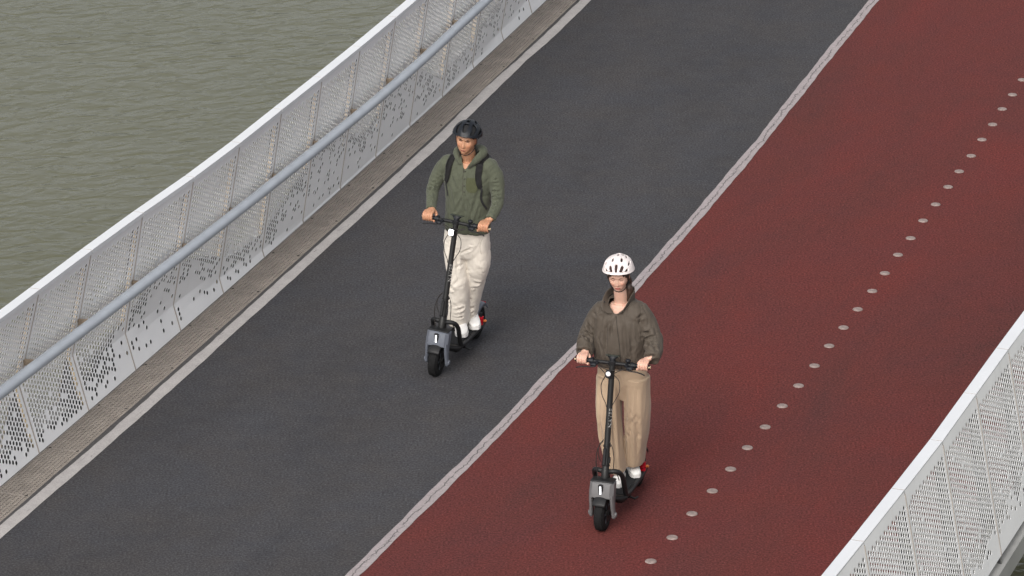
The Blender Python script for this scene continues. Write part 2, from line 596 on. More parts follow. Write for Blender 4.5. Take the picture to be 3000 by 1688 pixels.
def right_outer(j):
    def f(u, z):
        s = RS(j) + .955 * u
        return ST(s, RT(s) + .19 * (TOP + .01 - z), z)
    return f


def right_inner(j):
    def f(u, z):
        s = RS(j) + .955 * u
        return ST(s, RT(s) - .082 + .15 * (TOP + .01 - z), z)
    return f


def perforated(name, f, mask, width, z0, z1, mat, parent, depth=None, col=.0462, row=.0415, r=.0162, margin=.022, top=.085, seed=0):
    """sheet pierced by a hexagonal lattice of round holes, as real geometry. mask(u, z, rnd) -> hole or blank"""
    rg = np.random.default_rng(seed)
    e = .006                                            # seam gap half
    ncol = int((width - 2 * margin) / col)
    mg = (width - ncol * col) / 2
    cu = mg + col * (np.arange(ncol) + .5)
    Vs, Qs = [], []
    cnt = 0

    def quad(x0, x1, a0, a1):
        nonlocal cnt
        n_ = max(1, int(math.ceil((a1 - a0) / (row / 2) - 1e-6)))
        # vertices fall on the same half-row levels in every column, so a fold bends all columns alike
        lv = [a1 - k * row / 2 for k in range(n_)] + [a0]
        for b1, b0 in zip(lv[:-1], lv[1:]):
            Vs.append(np.array([[x0, b0], [x1, b0], [x1, b1], [x0, b1]])); Qs.append(np.array([[0, 1, 2, 3]]) + cnt); cnt += 4
    for a_, b_ in ((e, mg), (width - mg, width - e)):
        quad(a_, b_, z1 - top, z1); quad(a_, b_, z0, z1 - top)
    ang = np.arange(8) * PI / 4
    hole = np.stack([np.cos(ang), np.sin(ang)], 1) * r
    rect = np.array([[1, 0], [1, 1], [0, 1], [-1, 1], [-1, 0], [-1, -1], [0, -1], [1, -1]]) * np.array([col / 2, row / 2])
    ring = np.array([[k, (k + 1) % 8, 8 + (k + 1) % 8, 8 + k] for k in range(8)])
    wallq = np.array([[8 + k, 8 + (k + 1) % 8, 16 + (k + 1) % 8, 16 + k] for k in range(8)])
    zt = z1 - top
    hv, hq = [], []
    for c in range(ncol):
        off = row / 2 if c % 2 else 0.0
        zz = zt - off
        x0, x1 = cu[c] - col / 2, cu[c] + col / 2
        quad(x0, x1, zt, z1)
        if off: quad(x0, x1, zz, zt)
        run = None
        while zz - row > z0 + .03:
            zm = zz - row / 2
            if mask(cu[c] / width, zm, rg.random()):
                if run is not None:
                    quad(x0, x1, zz, run); run = None
                cen = np.array([cu[c], zm])
                hl = hole * (1.13 if zm < .5 else 1.0)
                p = [cen + rect, cen + hl]
                q = [ring]
                if depth is not None:
                    p.append(cen + hl); q.append(wallq)
                p = np.concatenate(p); q = np.concatenate(q)
                Vs.append(np.c_[p]); Qs.append(q + cnt)
                if depth is not None: hv.append(np.arange(cnt + 16, cnt + 24))
                cnt += len(p)
            else:
                if run is None: run = zz
                elif run - zz > .12:
                    quad(x0, x1, zz, run); run = zz
            zz -= row
        a1 = run if run is not None else zz
        quad(x0, x1, z0, a1)
    P = np.concatenate(Vs)
    W = f(P[:, 0] / width, P[:, 1])
    if depth is not None and hv:
        idx = np.concatenate(hv)
        d = f(np.array([.5]), np.array([.7]))[0]; d2 = f(np.array([.55]), np.array([.7]))[0]; d3 = f(np.array([.5]), np.array([.8]))[0]
        nrm = np.cross(d2 - d, d3 - d); nrm /= np.linalg.norm(nrm)
        W[idx] += nrm * depth
    return fast_mesh(name, W, np.concatenate(Qs), mat, parent)


zb_s = [5.5, 6.5, 7.5, 8.4, 9.2, 10.0, 10.8, 11.6, 12.4, 13.2, 14.0, 14.8, 15.4, 16.2, 17, 18, 19, 26]
zb_z = [.40, .24, .08, .10, .36, .62, .50, .22, .20, .55, .62, .30, .60, .55, .20, .28, .5, .4]


def mask_left(i):
    def m(u, z, r):
        s = seam_s(i) + SP * u
        zb = np.interp(s, zb_s, zb_z) + .05 * math.sin(s * 9) + .03 * math.sin(s * 23 + 1)
        if z > zb: return r < (.985 if z > zb + .2 else .90)
        d = zb - z
        if z < .06: return False
        return r < max(.10, .72 * math.exp(-d / .15))
    return m


def mask_right(j):
    def m(u, z, r):
        s = RS(j) + .955 * u
        zb = np.interp(s, [3, 5.5, 6.6, 7.6, 8.6, 9.5, 14], [.2, .2, .26, .34, .48, .52, .4]) + .04 * math.sin(s * 11)
        if z > zb: return r < (.99 if z > zb + .2 else .93)
        if z < .22: return False
        return r < max(.07, .55 * math.exp(-(zb - z) / .10))
    return m


lrail = thing('bridge_railing', tuple(ST(seam_s(6), 0, 0)), label='long white perforated metal railing with tube handrail, water side of the asphalt lane',
              cat='railing')
lrail.location = (0, 0, 0)
for i in range(NSEAM0, NSEAM1):
    perforated('inner_panel', left_inner(i), mask_left(i), SP, 0.0, TOP - .004, M['panel'], lrail, depth=.0018, seed=100 + i)
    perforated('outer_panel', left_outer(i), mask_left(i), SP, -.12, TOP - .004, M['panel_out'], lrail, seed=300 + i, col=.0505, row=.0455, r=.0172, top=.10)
    # added dark sheet behind the lower holes, standing in for shade in the cavity
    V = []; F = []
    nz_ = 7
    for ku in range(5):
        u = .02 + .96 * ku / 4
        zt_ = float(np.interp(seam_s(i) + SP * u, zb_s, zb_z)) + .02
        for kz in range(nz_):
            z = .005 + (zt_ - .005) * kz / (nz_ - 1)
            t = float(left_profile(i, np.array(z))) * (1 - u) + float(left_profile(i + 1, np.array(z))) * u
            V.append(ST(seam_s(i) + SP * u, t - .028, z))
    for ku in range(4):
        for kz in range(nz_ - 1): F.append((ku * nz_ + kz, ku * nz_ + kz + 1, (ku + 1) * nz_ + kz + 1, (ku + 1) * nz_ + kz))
    mesh('cavity_shade_sheet', V, F, M['back'], lrail)
    # cap segment: folded sheet with a small gap to its neighbour
    g = .0045 / SP
    V = []
    for u in (g, 1 - g):
        for dt, z in ((.006, TOP - .03), (.006, TOP + .006), (-.084, TOP + .006), (-.084, TOP - .03)):
            tt = (TT(i) * (1 - u) + TT(i + 1) * u)
            V.append(ST(seam_s(i) + SP * u, tt + dt, z))
    mesh('cap', V, [(0, 1, 5, 4), (1, 2, 6, 5), (2, 3, 7, 6), (0, 3, 2, 1), (4, 5, 6, 7), (3, 0, 4, 7)], M['cap'], lrail)
for i in range(NSEAM0, NSEAM1 + 1):
    zz = np.array([0.0, max(HK(i), .03), .7 + HK(i) / 2, TOP - .035])
    ti = left_profile(i, zz) - .005
    hk = HK(i); tk = -.275 * hk; sl = (TT(i) - tk) / (TOP - hk)
    to = TT(i) - .078 - sl * (TOP - zz) * .9 + .004
    s_ = seam_s(i)
    V = []
    for ds in (-.012, .008):
        for a, b, z in zip(ti, to, zz):
            V += [ST(s_ + ds, a, z), ST(s_ + ds, b, z)]
    F = []
    for k in range(3):
        F += [(2 * k, 2 * k + 1, 2 * k + 3, 2 * k + 2), (8 + 2 * k, 8 + 2 * k + 2, 8 + 2 * k + 3, 8 + 2 * k + 1),
              (2 * k, 2 * k + 2, 8 + 2 * k + 2, 8 + 2 * k), (2 * k + 1, 8 + 2 * k + 1, 8 + 2 * k + 3, 2 * k + 3)]
    F += [(0, 8, 9, 1), (6, 7, 15, 14)]
    mesh('post', V, F, M['fin'], lrail)
    for fa, fb in ((.0, .24), (.70, .98)):               # added dark strips that paint shade onto the fin
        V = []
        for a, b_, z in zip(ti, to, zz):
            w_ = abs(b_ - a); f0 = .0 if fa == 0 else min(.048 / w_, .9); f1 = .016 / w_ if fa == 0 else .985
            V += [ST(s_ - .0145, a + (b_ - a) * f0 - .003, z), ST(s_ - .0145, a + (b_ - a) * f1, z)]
        mesh('fin_shade_strip', V, [(2 * k, 2 * k + 1, 2 * k + 3, 2 * k + 2) for k in range(3)], M['back'], lrail)
    # joint bead standing a little proud between two panels
    V = []
    for z in zz[:]:
        t = float(left_profile(i, np.array(z)))
        V += [ST(s_ - .012, t - .004, z), ST(s_ - .005, t + .004, z), ST(s_ + .005, t + .004, z), ST(s_ + .012, t - .004, z)]
    F = [(4 * k + a, 4 * k + a + 1, 4 * k + a + 5, 4 * k + a + 4) for k in range(3) for a in range(3)]
    mesh('joint_bead', V, F, M['bead'], lrail)
    tt = TT(i)
    V = [ST(s_ + d, tt + e, z) for d in (-.006, .006) for e in (.002, -.080) for z in (TOP - .02, TOP + .0045)]
    mesh('cap_joint', V, [(0, 1, 3, 2), (4, 6, 7, 5), (0, 4, 5, 1), (2, 3, 7, 6), (1, 5, 7, 3), (0, 2, 6, 4)], M['joint'], lrail)

HRZ = .82
hr_t = lambda s: np.interp(s, [-2, 6.7, 9.2, 12.1, 15, 17.7, 26], [.0, .055, .14, .225, .285, .235, .2])
sm = np.arange(seam_s(NSEAM0), seam_s(NSEAM1) + .01, .24)
ht = np.convolve(np.pad(hr_t(sm), 4, mode='edge'), np.ones(9) / 9, 'valid')
joints = [4.6, 8.9, 16.6, 22.0]
bounds = [sm[0]] + [j for j in joints if sm[0] < j < sm[-1]] + [sm[-1]]
for a, b in zip(bounds[:-1], bounds[1:]):
    ss = np.linspace(a + .002, b - .002, max(4, int((b - a) / .24)))
    pts = ST(ss, np.interp(ss, sm, ht), HRZ)
    V, F = tube(pts, .046, 20)
    mesh('handrail', V, F, M['handrail'], lrail, True, 50)
for i in range(NSEAM0, NSEAM1 + 1):
    s_ = seam_s(i)
    tp = float(left_profile(i, np.array(HRZ - .05))); th = float(np.interp(s_, sm, ht))
    mb = MB()
    A = ST(s_, tp - .01, HRZ - .055); B = ST(s_, th, HRZ - .02); 
    mb.tube([A, (A + B) / 2 + np.array([0, 0, -.004]), B], [(.030, .007), (.024, .007), (.018, .007)], 8)
    mb.tube([ST(s_, tp - .012, HRZ - .03), ST(s_, tp + .006, HRZ - .03)], .028, 10)
    mb.build('bracket', M['bracket'], lrail, True, 40)

rrail = thing('bridge_railing', label='white perforated metal railing at the bottom right, seen from its outer side', cat='railing')
for j in range(-5, 12):
    perforated('outer_panel', right_outer(j), mask_right(j), .955, .14, TOP + .004, M['panel'], rrail, depth=-.0018, seed=500 + j)
    perforated('inner_panel', right_inner(j), mask_right(j), .955, .02, TOP + .004, M['panel_out'], rrail, seed=700 + j, col=.0505, row=.0455, r=.0172, top=.10)
    V = []
    for u in (.0045, .9955):
        s_ = RS(j) + .955 * u
        for dt, z in ((.006, TOP - .02), (.006, TOP + .012), (-.088, TOP + .012), (-.088, TOP - .02)):
            V.append(ST(s_, RT(s_) + dt - .004, z))
    mesh('cap', V, [(0, 1, 5, 4), (1, 2, 6, 5), (2, 3, 7, 6), (0, 3, 2, 1), (4, 5, 6, 7), (3, 0, 4, 7)], M['cap'], rrail)
for j in range(-5, 13):
    s_ = RS(j)
    V = []
    for ds in (-.012, .008):
        for z in (.02, TOP - .03):
            V += [ST(s_ + ds, RT(s_) - .078 + .15 * (TOP + .01 - z), z), ST(s_ + ds, RT(s_) - .006 + .19 * (TOP + .01 - z), z)]
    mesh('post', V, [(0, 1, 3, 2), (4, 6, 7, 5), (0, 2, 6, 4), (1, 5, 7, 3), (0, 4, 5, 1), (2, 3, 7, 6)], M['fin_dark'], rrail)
    for fa, fb in ((.0, .22), (.68, .97)):  # same added strips, painted shade on the right-hand fins
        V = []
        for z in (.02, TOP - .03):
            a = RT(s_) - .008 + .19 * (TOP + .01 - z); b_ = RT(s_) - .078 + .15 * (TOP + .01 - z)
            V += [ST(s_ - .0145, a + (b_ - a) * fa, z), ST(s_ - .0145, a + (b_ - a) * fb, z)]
        mesh('fin_shade_strip', V, [(0, 1, 3, 2)], M['back'], rrail)
    V = []
    for z in (.14, TOP - .02):
        t = RT(s_) + .19 * (TOP + .01 - z)
        V += [ST(s_ - .010, t - .004, z), ST(s_ - .004, t + .004, z), ST(s_ + .004, t + .004, z), ST(s_ + .010, t - .006, z)]
    mesh('joint_bead', V, [(a, a + 1, a + 5, a + 4) for a in range(3)], M['bead'], rrail)
    V = [ST(s_ + d, RT(s_) + e, z) for d in (-.006, .006) for e in (-.001, -.087) for z in (TOP - .02, TOP + .0105)]
    mesh('cap_joint', V, [(0, 1, 3, 2), (4, 6, 7, 5), (0, 4, 5, 1), (2, 3, 7, 6), (1, 5, 7, 3), (0, 2, 6, 4)], M['joint'], rrail)

# ------------------------------------------------------------------ drain grating along the left railing
grat = thing('drain_grating', label='long tan metal drain grating between the railing foot and the white edge line', cat='grating')
for i in range(NSEAM0 - 3, NSEAM1):
    sa, sb = seam_s(i) + .14 + .008, seam_s(i + 1) + .14 - .008
    t0, t1 = .012, .296
    mb = MB()

    def bar(s0, s1, ta, tb, z0, z1):
        V = [ST(s_, t_, z) for s_ in (s0, s1) for t_ in (ta, tb) for z in (z0, z1)]
        mb.add(V, [(0, 1, 3, 2), (4, 6, 7, 5), (0, 4, 5, 1), (2, 3, 7, 6), (0, 2, 6, 4), (1, 5, 7, 3)])
    nl = 8
    for k in range(nl + 1):
        tm = t0 + (t1 - t0) * k / nl
        bar(sa, sb, tm - .0042, tm + .0042, -.022, -.0005)
    nt_ = 27
    for k in range(nt_ + 1):
        sm_ = sa + (sb - sa) * k / nt_
        w = .006 if k in (0, nt_) else .0040
        bar(sm_ - w, sm_ + w, t0, t1, -.020, -.002)
    o = mb.build('grate_panel', M['grate'], grat)
    o.location.z = rng.uniform(-.002, .002)
    for tm in (.030, .268):
        mb = MB(); c_ = ST(sa - .008, tm, -.002)
        mb.box(c_, (.024, .016, .008), (0, 0, rng.uniform(-.5, .5)), .003)
        mb.build('clip', M['rubbery'], grat)

# ================================================================== riders and scooters
def simple_mat(*a, **k): return simple(*a, **k)


M['frame'] = simple('matt_black_metal', (.011, .011, .012), .5, spec=.28, var=.15, scale=8)
M['stem'] = simple('stem_charcoal', (.018, .018, .018), .45, spec=.3, var=.08, scale=8, metal=.2)
M['grey'] = simple('grey_fairing', (.105, .115, .140), .45, var=.08, scale=8)
M['greyw'] = simple('warm_grey_fairing', (.125, .124, .127), .45, var=.08, scale=8)
M['rubber'] = simple('tyre_rubber', (.0095, .0095, .010), .85, spec=.2, var=.25, scale=40, bmp=.5, bscale=120)
M['mat'] = simple('deck_rubber', (.018, .019, .021), .75, spec=.25, var=.15, scale=30, bmp=.3, bscale=150)
M['plastic'] = simple('black_plastic', (.008, .009, .012), .5, spec=.3, var=.1)
M['cable'] = simple('cable', (.012, .009, .008), .6)
M['brushed'] = simple('bar_end_reflector', (.55, .43, .28), .35, var=.1)
M['orange'] = simple('orange_indicator', (.45, .13, .03), .3)
M['red_l'] = simple('red_tail_lens', (.45, .008, .02), .25)
M['letter'] = simple('silver_lettering', (.26, .255, .245), .5, var=.05)
M['displayglass'] = simple('display_glass', (.030, .036, .030), .25)


def emit(name, col, s):
    m, n, l, bs = new_mat(name)
    bs.inputs['Base Color'].default_value = (*col, 1)
    bs.inputs['Emission Color'].default_value = (*col, 1)
    bs.inputs['Emission Strength'].default_value = s
    return m


M['lit'] = emit('lit_headlight', (1, 1, 1), 3.0)
M['dim'] = emit('dim_headlight', (.75, .74, .76), .12)
M['strip'] = emit('light_strip', (.95, .96, 1), .8)


def rounded(pts, rad, k=5):
    """polyline with rounded corners"""
    P = [Vector(p) for p in pts]
    out = [P[0]]
    for i in range(1, len(P) - 1):
        a = (P[i - 1] - P[i]); b = (P[i + 1] - P[i])
        d = min(rad, a.length * .45, b.length * .45)
        A = P[i] + a.normalized() * d; B = P[i] + b.normalized() * d
        for t in np.linspace(0, 1, k):
            out.append(A * (1 - t) ** 2 + P[i] * 2 * t * (1 - t) + B * t * t)
    out.append(P[-1])
    return out


def build_scooter(name, light, fair):
    root = thing(name)
    WB = .925
    RW, TW = .142, .042                                     # wheel radius, half tyre width

    def wheel(nm, x):
        pr = []
        for k in range(17):
            a = PI * k / 16
            pr.append((RW - .052 + .052 * math.sin(a) ** .75, -TW * math.cos(a)))
        pr = [(RW - .060, -TW * .72)] + pr + [(RW - .060, TW * .72)]
        V, F = lathe(pr, 56)
        V = [(v[0] + x, v[1], v[2] + RW) for v in V]
        ty = mesh(nm, V, F, M['rubber'], root, True, 60)
        # tread blocks
        mb = MB()
        for k in range(44):
            a = 2 * PI * k / 44
            for yy, w in ((-.024, .012), (0, .010), (.024, .012)):
                a2 = a + (0 if yy else PI / 44)
                m = Matrix.Rotation(-a2, 3, 'Y')
                rr = RW - .0005 - (.004 if yy else 0)
                c = m @ Vector((rr, 0, 0))
                mb.box((c[0] + x, yy, c[2] + RW), (.004, w, .012), m)
        mb.build('tread', M['rubber'], ty)
        hp = [(.020, -.055), (.030, -.045), (.034, -.032), (.082, -.030), (.088, -.034), (.088, .034), (.082, .030), (.034, .032), (.030, .045), (.020, .055)]
        V, F = lathe(hp, 32)
        mesh('rim', [(v[0] + x, v[1], v[2] + RW) for v in V], F, M['frame'], ty, True, 35)
        return ty
    fw = wheel('front_wheel', 0.0)
    mb = MB()                                               # spokes on the rim
    for k in range(5):
        a = 2 * PI * k / 5
        m = Matrix.Rotation(-a, 3, 'Y')
        for yy in (-.033, .033):
            c = m @ Vector((.058, 0, 0)); mb.box((c[0], yy, c[2] + RW), (.05, .006, .016), m, .003)
    mb.build('spokes', M['grey'], fw)
    wheel('rear_wheel', -WB)
    mb = MB()
    V, F = lathe([(.030, .047), (.062, .047), (.062, .049), (.030, .049)], 32)
    mb.add([(v[0], v[1], v[2] + RW) for v in V], F)
    mb.build('brake_disc', M['frame'], fw)

    tilt = math.atan2(.229 - .02, 1.286 - .38)              # steering axis leans back
    ax = lambda h: (-.229 * (h - .142) / (1.286 - .142) - .000, 0, h)   # a point of the steering axis at height h

    # fork fairing: crown block and two blades
    mt = M[fair]
    mb = MB()
    rot = Matrix.Rotation(-tilt, 3, 'Y')
    def ringbox(z, xc, hx, hy, b):                          # horizontal octagon ring
        return [(xc + sx, sy, z) for sx, sy in ((hx, -hy + b), (hx, hy - b), (hx - b, hy), (-hx + b, hy), (-hx, hy - b), (-hx, -hy + b), (-hx + b, -hy), (hx - b, -hy))]
    rings = [ringbox(.405, -.020, .046, .088, .022), ringbox(.395, -.014, .056, .096, .026), ringbox(.33, .004, .058, .098, .028), ringbox(.285, .014, .050, .096, .022)]
    V = [p for r in rings for p in r]
    F = [(i * 8 + k, i * 8 + 8 + k, i * 8 + 8 + (k + 1) % 8, i * 8 + (k + 1) % 8) for i in range(3) for k in range(8)]
    F += [tuple(range(8)), tuple(range(31, 23, -1))]
    mb.add(V, F)
    for sy in (-1, 1):
        rr = []
        for z, xc, yc, hx, hy in ((.31, .008, .080, .048, .018), (.27, .016, .083, .040, .016), (.20, .014, .084, .028, .0145), (.15, .004, .088, .026, .014), (.118, .000, .090, .026, .015), (.104, .0, .090, .016, .010)):
            rr.append([(xc + a, sy * (yc + b), z) for a, b in ((hx, -hy * .5), (hx, hy * .5), (hx * .6, hy), (-hx * .6, hy), (-hx, hy * .5), (-hx, -hy * .5), (-hx * .6, -hy), (hx * .6, -hy))])
        V = [p for r in rr for p in r]
        n_ = len(rr)
        F = [(i * 8 + k, i * 8 + 8 + k, i * 8 + 8 + (k + 1) % 8, i * 8 + (k + 1) % 8) for i in range(n_ - 1) for k in range(8)]
        F += [tuple(range(8)), tuple(range(n_ * 8 - 1, n_ * 8 - 9, -1))]
        mb.add(V, F)
        V, F = lathe([(.001, .112), (.016, .112), (.020, .106), (.020, .098)] if sy > 0 else [(.020, -.098), (.020, -.106), (.016, -.112), (.001, -.112)], 16)
        mb.add([(v[0], v[1], v[2] + .135) for v in V], F)
    fk = mb.build('fork', mt, root, True, 28)
    mb = MB()                                               # dark top plate and centre panel of the crown
    mb.box((-.016, 0, .408), (.098, .186, .012), None, .010)
    mb.box((.058, 0, .345), (.016, .036, .108), Matrix.Rotation(R(6), 3, 'Y'), .006)
    mb.build('crown_trim', M['frame'], fk)
    MB().box((.0675, 0, .350), (.006, .015, .068), Matrix.Rotation(R(6), 3, 'Y'), .003).build('light_strip', M['strip'], fk)
    # front mudguard: a hugging arc
    V = []; F = []
    na = 15
    for i in range(na):
        a = R(38 + (150 - 38) * i / (na - 1))
        for k, (yy, dr) in enumerate([(-.052, -.012), (-.048, .008), (-.025, .016), (0, .018), (.025, .016), (.048, .008), (.052, -.012)]):
            r_ = RW + .008 + dr * (.6 + .4 * math.sin(PI * i / (na - 1)))
            V.append((r_ * math.cos(a), yy, RW + r_ * math.sin(a)))
    for i in range(na - 1):
        for k in range(6):
            F.append((i * 7 + k, i * 7 + k + 1, i * 7 + 8 + k, i * 7 + 7 + k))
    o = mesh('mudguard', V, F, M['frame'], root, True, 50)
    sm_ = o.modifiers.new('thick', 'SOLIDIFY'); sm_.thickness = .004

    # steering stem
    mb = MB()
    mb.tube([ax(.40), ax(.47), ax(.475), ax(.60)], [.030, .030, .027, .027], 20)
    mb.tube([ax(.60), ax(.605), ax(1.24), ax(1.27)], [(.027, .025), (.026, .0235), (.026, .022), (.026, .022)], 20)
    stem = mb.build('stem', M['stem'], root, True, 40)
    mb = MB()
    c = ax(.58); mb.box((c[0] + .030, -.006, c[2]), (.020, .026, .135), Matrix.Rotation(-tilt, 3, 'Y'), .006)
    c = ax(.53); mb.box((c[0] + .008, .030, c[2] + .02), (.026, .014, .05), Matrix.Rotation(-tilt, 3, 'Y'), .004)
    mb.tube([ax(.505), ax(.512)], .0325, 20); mb.tube([ax(.648), ax(.66)], .030, 20)
    mb.build('folding_latch', M['frame'], stem, False)
    # maker's word up the side of the stem
    cu = bpy.data.curves.new('lettering', 'FONT'); cu.body = 'NAVEE'; cu.size = .046; cu.extrude = .0006; cu.offset = .0006
    cu.align_x = 'CENTER'; cu.align_y = 'CENTER'; cu.space_character = 1.12
    to = bpy.data.objects.new('tmp', cu); COL.objects.link(to)
    bpy.context.view_layer.update()
    me = bpy.data.meshes.new_from_object(to.evaluated_get(bpy.context.evaluated_depsgraph_get()))
    bpy.data.objects.remove(to)
    cc = Vector(ax(.87))
    up = (Vector(ax(1.0)) - Vector(ax(.7))).normalized()
    nrm = Vector((.62, .78, 0)); nrm = (nrm - up * nrm.dot(up)).normalized()
    yv = nrm.cross(up)
    me.transform(Matrix(((up.x, -(-yv.x), nrm.x, 0), (up.y, yv.y, nrm.y, 0), (up.z, yv.z, nrm.z, 0), (0, 0, 0, 1))))
    vs = np.array([v.co for v in me.vertices])
    # wrap the flat letters onto the round stem
    w = vs @ np.array(yv); h_ = vs @ np.array(up); d_ = vs @ np.array(nrm)
    rad = .0262 + np.clip(d_, 0, 1)
    ang = w / .026
    X = np.outer(h_, up) + (rad * np.sin(ang))[:, None] * np.array(yv) + (rad * np.cos(ang))[:, None] * np.array(nrm)
    for v, q in zip(me.vertices, X): v.co = Vector(q) + cc
    me.materials.clear(); me.materials.append(M['letter'])
    lo = bpy.data.objects.new('lettering', me); COL.objects.link(lo); lo.parent = stem

    # headlight on the stem
    hb = ax(1.215)
    mb = MB(); mb.box((hb[0] + .040, -.012, hb[2]), (.042, .046, .068), Matrix.Rotation(-tilt * .6, 3, 'Y'), .010)
    hd = mb.build('headlight', M['plastic'], root)
    if light == 'lit':
        MB().box((hb[0] + .0625, -.012, hb[2] + .006), (.006, .040, .046), Matrix.Rotation(-tilt * .6, 3, 'Y'), .006).build('lens', M['lit'], hd)
    else:
        V, F = lathe([(.0005, .0045), (.012, .004), (.0185, .0015), (.019, -.002)], 24, 'x')
        mesh('lens', [(v[0] + hb[0] + .062, v[1] - .010, v[2] + hb[2] + .008) for v in V], F, M['dim'], hd, True)

    # handlebar
    bx, bz = -.229, 1.286
    hbn = MB()
    hbn.tube([(bx - .004, -.21, bz - .002), (bx, -.08, bz), (bx, .08, bz), (bx - .004, .21, bz - .002)], .0145, 16)
    hbn.box((bx - .002, 0, bz), (.052, .058, .050), None, .010)
    bar_o = hbn.build('handlebar', M['frame'], root, True, 35)
    for sy in (-1, 1):
        mb = MB()
        mb.tube([(bx, sy * .185, bz), (bx - .004, sy * .19, bz), (bx - .006, sy * .292, bz - .002), (bx - .006, sy * .298, bz - .002)], [.014, .0175, .0180, .0165], 16)
        gr = mb.build('grip', M['plastic'], root, True, 40)
        V, F = lathe([(.0005, .0025), (.009, .002), (.0115, 0), (.0115, -.006)], 16)
        mesh('bar_end', [(v[0] * .8 + bx - .006 + .004, sy * (v[1] + .3005), v[2] + bz) for v in V], F if sy > 0 else [f[::-1] for f in F], M['brushed'], gr, True)
        V, F = sphere((bx + .010, sy * .293, bz + .002), (.008, .007, .007), 12, 8)
        mesh('indicator', V, F, M['brushed'], gr, True)
        mb = MB()                                           # clamp and lever body
        mb.tube([(bx, sy * .155, bz), (bx, sy * .185, bz)], .020, 16)
        mb.box((bx + .020, sy * .145, bz - .018), (.036, .052, .026), Matrix.Rotation(R(20), 3, 'Y'), .008)
        mb.box((bx + .016, sy * .118, bz - .004), (.030, .030, .030), None, .008)
        lv = mb.build('brake_lever', M['plastic'], root, True, 40)
        mb = MB()
        mb.tube(smooth_path([(bx + .038, sy * .120, bz - .026), (bx + .046, sy * .160, bz - .032), (bx + .044, sy * .200, bz - .034), (bx + .050, sy * .245, bz - .040), (bx + .056, sy * .272, bz - .047)], 4), [(.0045, .0065)] * 17, 8)
        mb.build('lever_blade', M['frame'], lv, True)
    mb = MB(); mb.tube([(bx, -.150, bz), (bx, -.182, bz)], .0225, 16)
    mb.box((bx - .012, -.165, bz + .020), (.02, .024, .012), None, .004)
    mb.build('throttle', M['plastic'], root, True, 40)
    mb = MB()
    V, F = sphere((bx + .002, .125, bz + .034), (.021, .021, .017), 16, 10); mb.add(V, F)
    mb.tube([(bx, .125, bz + .006), (bx + .001, .125, bz + .028)], .010, 10)
    mb.box((bx - .004, .155, bz + .012), (.026, .030, .020), None, .006)
    mb.build('bell', M['plastic'], root, True, 40)
    # display on a flared neck
    mb = MB()
    mb.tube([(bx + .0, 0, bz + .012), (bx - .002, 0, bz + .030), (bx - .008, 0, bz + .048), (bx - .012, 0, bz + .056)], [(.020, .020), (.019, .022), (.020, .040), (.016, .052)], 16, up=(1, 0, 0))
    neck = mb.build('display', M['plastic'], root, True, 45)
    MB().box((bx - .014, 0, bz + .058), (.052, .112, .009), Matrix.Rotation(R(-14), 3, 'Y'), .004).build('screen', M['displayglass'], neck)

    # cables
    cs = [[(bx + .035, -.105, bz - .022), (bx + .060, -.060, bz - .045), (bx + .055, -.040, bz - .085), (bx + .050, -.072, bz - .16), (-.155, -.060, 1.05), (-.148, -.028, .985), (-.140, -.018, .955)],
          [(bx + .035, .105, bz - .022), (bx + .060, .045, bz - .050), (bx + .060, .030, bz - .070), (bx + .055, .070, bz - .12), (-.150, .080, 1.09), (-.140, .050, 1.02), (-.130, .026, .97)],
          [(bx + .034, -.10, bz - .020), (bx + .056, -.03, bz - .035), (bx + .050, .03, bz - .038), (bx + .034, .09, bz - .030)],
          [(-.085, -.024, .70), (-.060, -.060, .64), (-.048, -.070, .55), (-.040, -.058, .45), (-.030, -.050, .40)],
          [(-.085, -.022, .71), (-.064, -.050, .67), (-.058, -.056, .60), (-.060, -.040, .54)],
          [(-.085, .024, .70), (-.070, .055, .65), (-.070, .066, .57), (-.085, .060, .48), (-.125, .075, .42), (-.150, .085, .36)]]
    for q in cs:
        V, F = tube(smooth_path(q, 6), .0033, 6)
        mesh('cable', V, F, M['cable'], root, True)

    # neck tubes and deck frame
    for sy in (-1, 1):
        mb = MB()
        path = rounded([(-.070, sy * .010, .455), (-.085, sy * .095, .462), (-.150, sy * .112, .40), (-.270, sy * .106, .185), (-.420, sy * .098, .165), (-.760, sy * .092, .165), (-.900, sy * .070, .15)], .05)
        mb.tube(path, .0195, 12)
        mb.build('frame_tube', M['frame'], root, True)
    mb = MB()
    mb.tube(rounded([(-.27, -.102, .175), (-.200, -.085, .185), (-.155, 0, .20), (-.200, .085, .185), (-.27, .102, .175)], .06), .022, 12)
    mb.tube([(-.075, 0, .44), (-.16, 0, .22)], [.030, .034], 12)
    mb.build('neck', M['frame'], root, True, 40)
    V = []; F = []
    sec = [(-.215, .062, .150, .185), (-.255, .084, .125, .180), (-.30, .088, .115, .176), (-.72, .086, .115, .176), (-.80, .070, .125, .185), (-.84, .050, .14, .205)]
    for x, w, zb, zt_ in sec:
        V += [(x, -w, zb + .01), (x, -w, zt_ - .01), (x, -w + .01, zt_), (x, w - .01, zt_), (x, w, zt_ - .01), (x, w, zb + .01), (x, w - .01, zb), (x, -w + .01, zb)]
    for i in range(len(sec) - 1):
        for k in range(8):
            F.append((i * 8 + k, i * 8 + (k + 1) % 8, i * 8 + 8 + (k + 1) % 8, i * 8 + 8 + k))
    F += [tuple(range(7, -1, -1)), tuple(range(40, 48))]
    deck = mesh('deck', V, F, M['frame'], root)
    mb = MB(); mb.box((-.515, 0, .1785), (.43, .158, .006), None, .003)
    for k in range(9): mb.box((-.515, -.064 + k * .016, .1822), (.40, .003, .0016))
    mb.build('deck_mat', M['mat'], deck)
    # rear mudguard, tail lamp, suspension, indicators, kickstand
    V = []; F = []
    na = 17
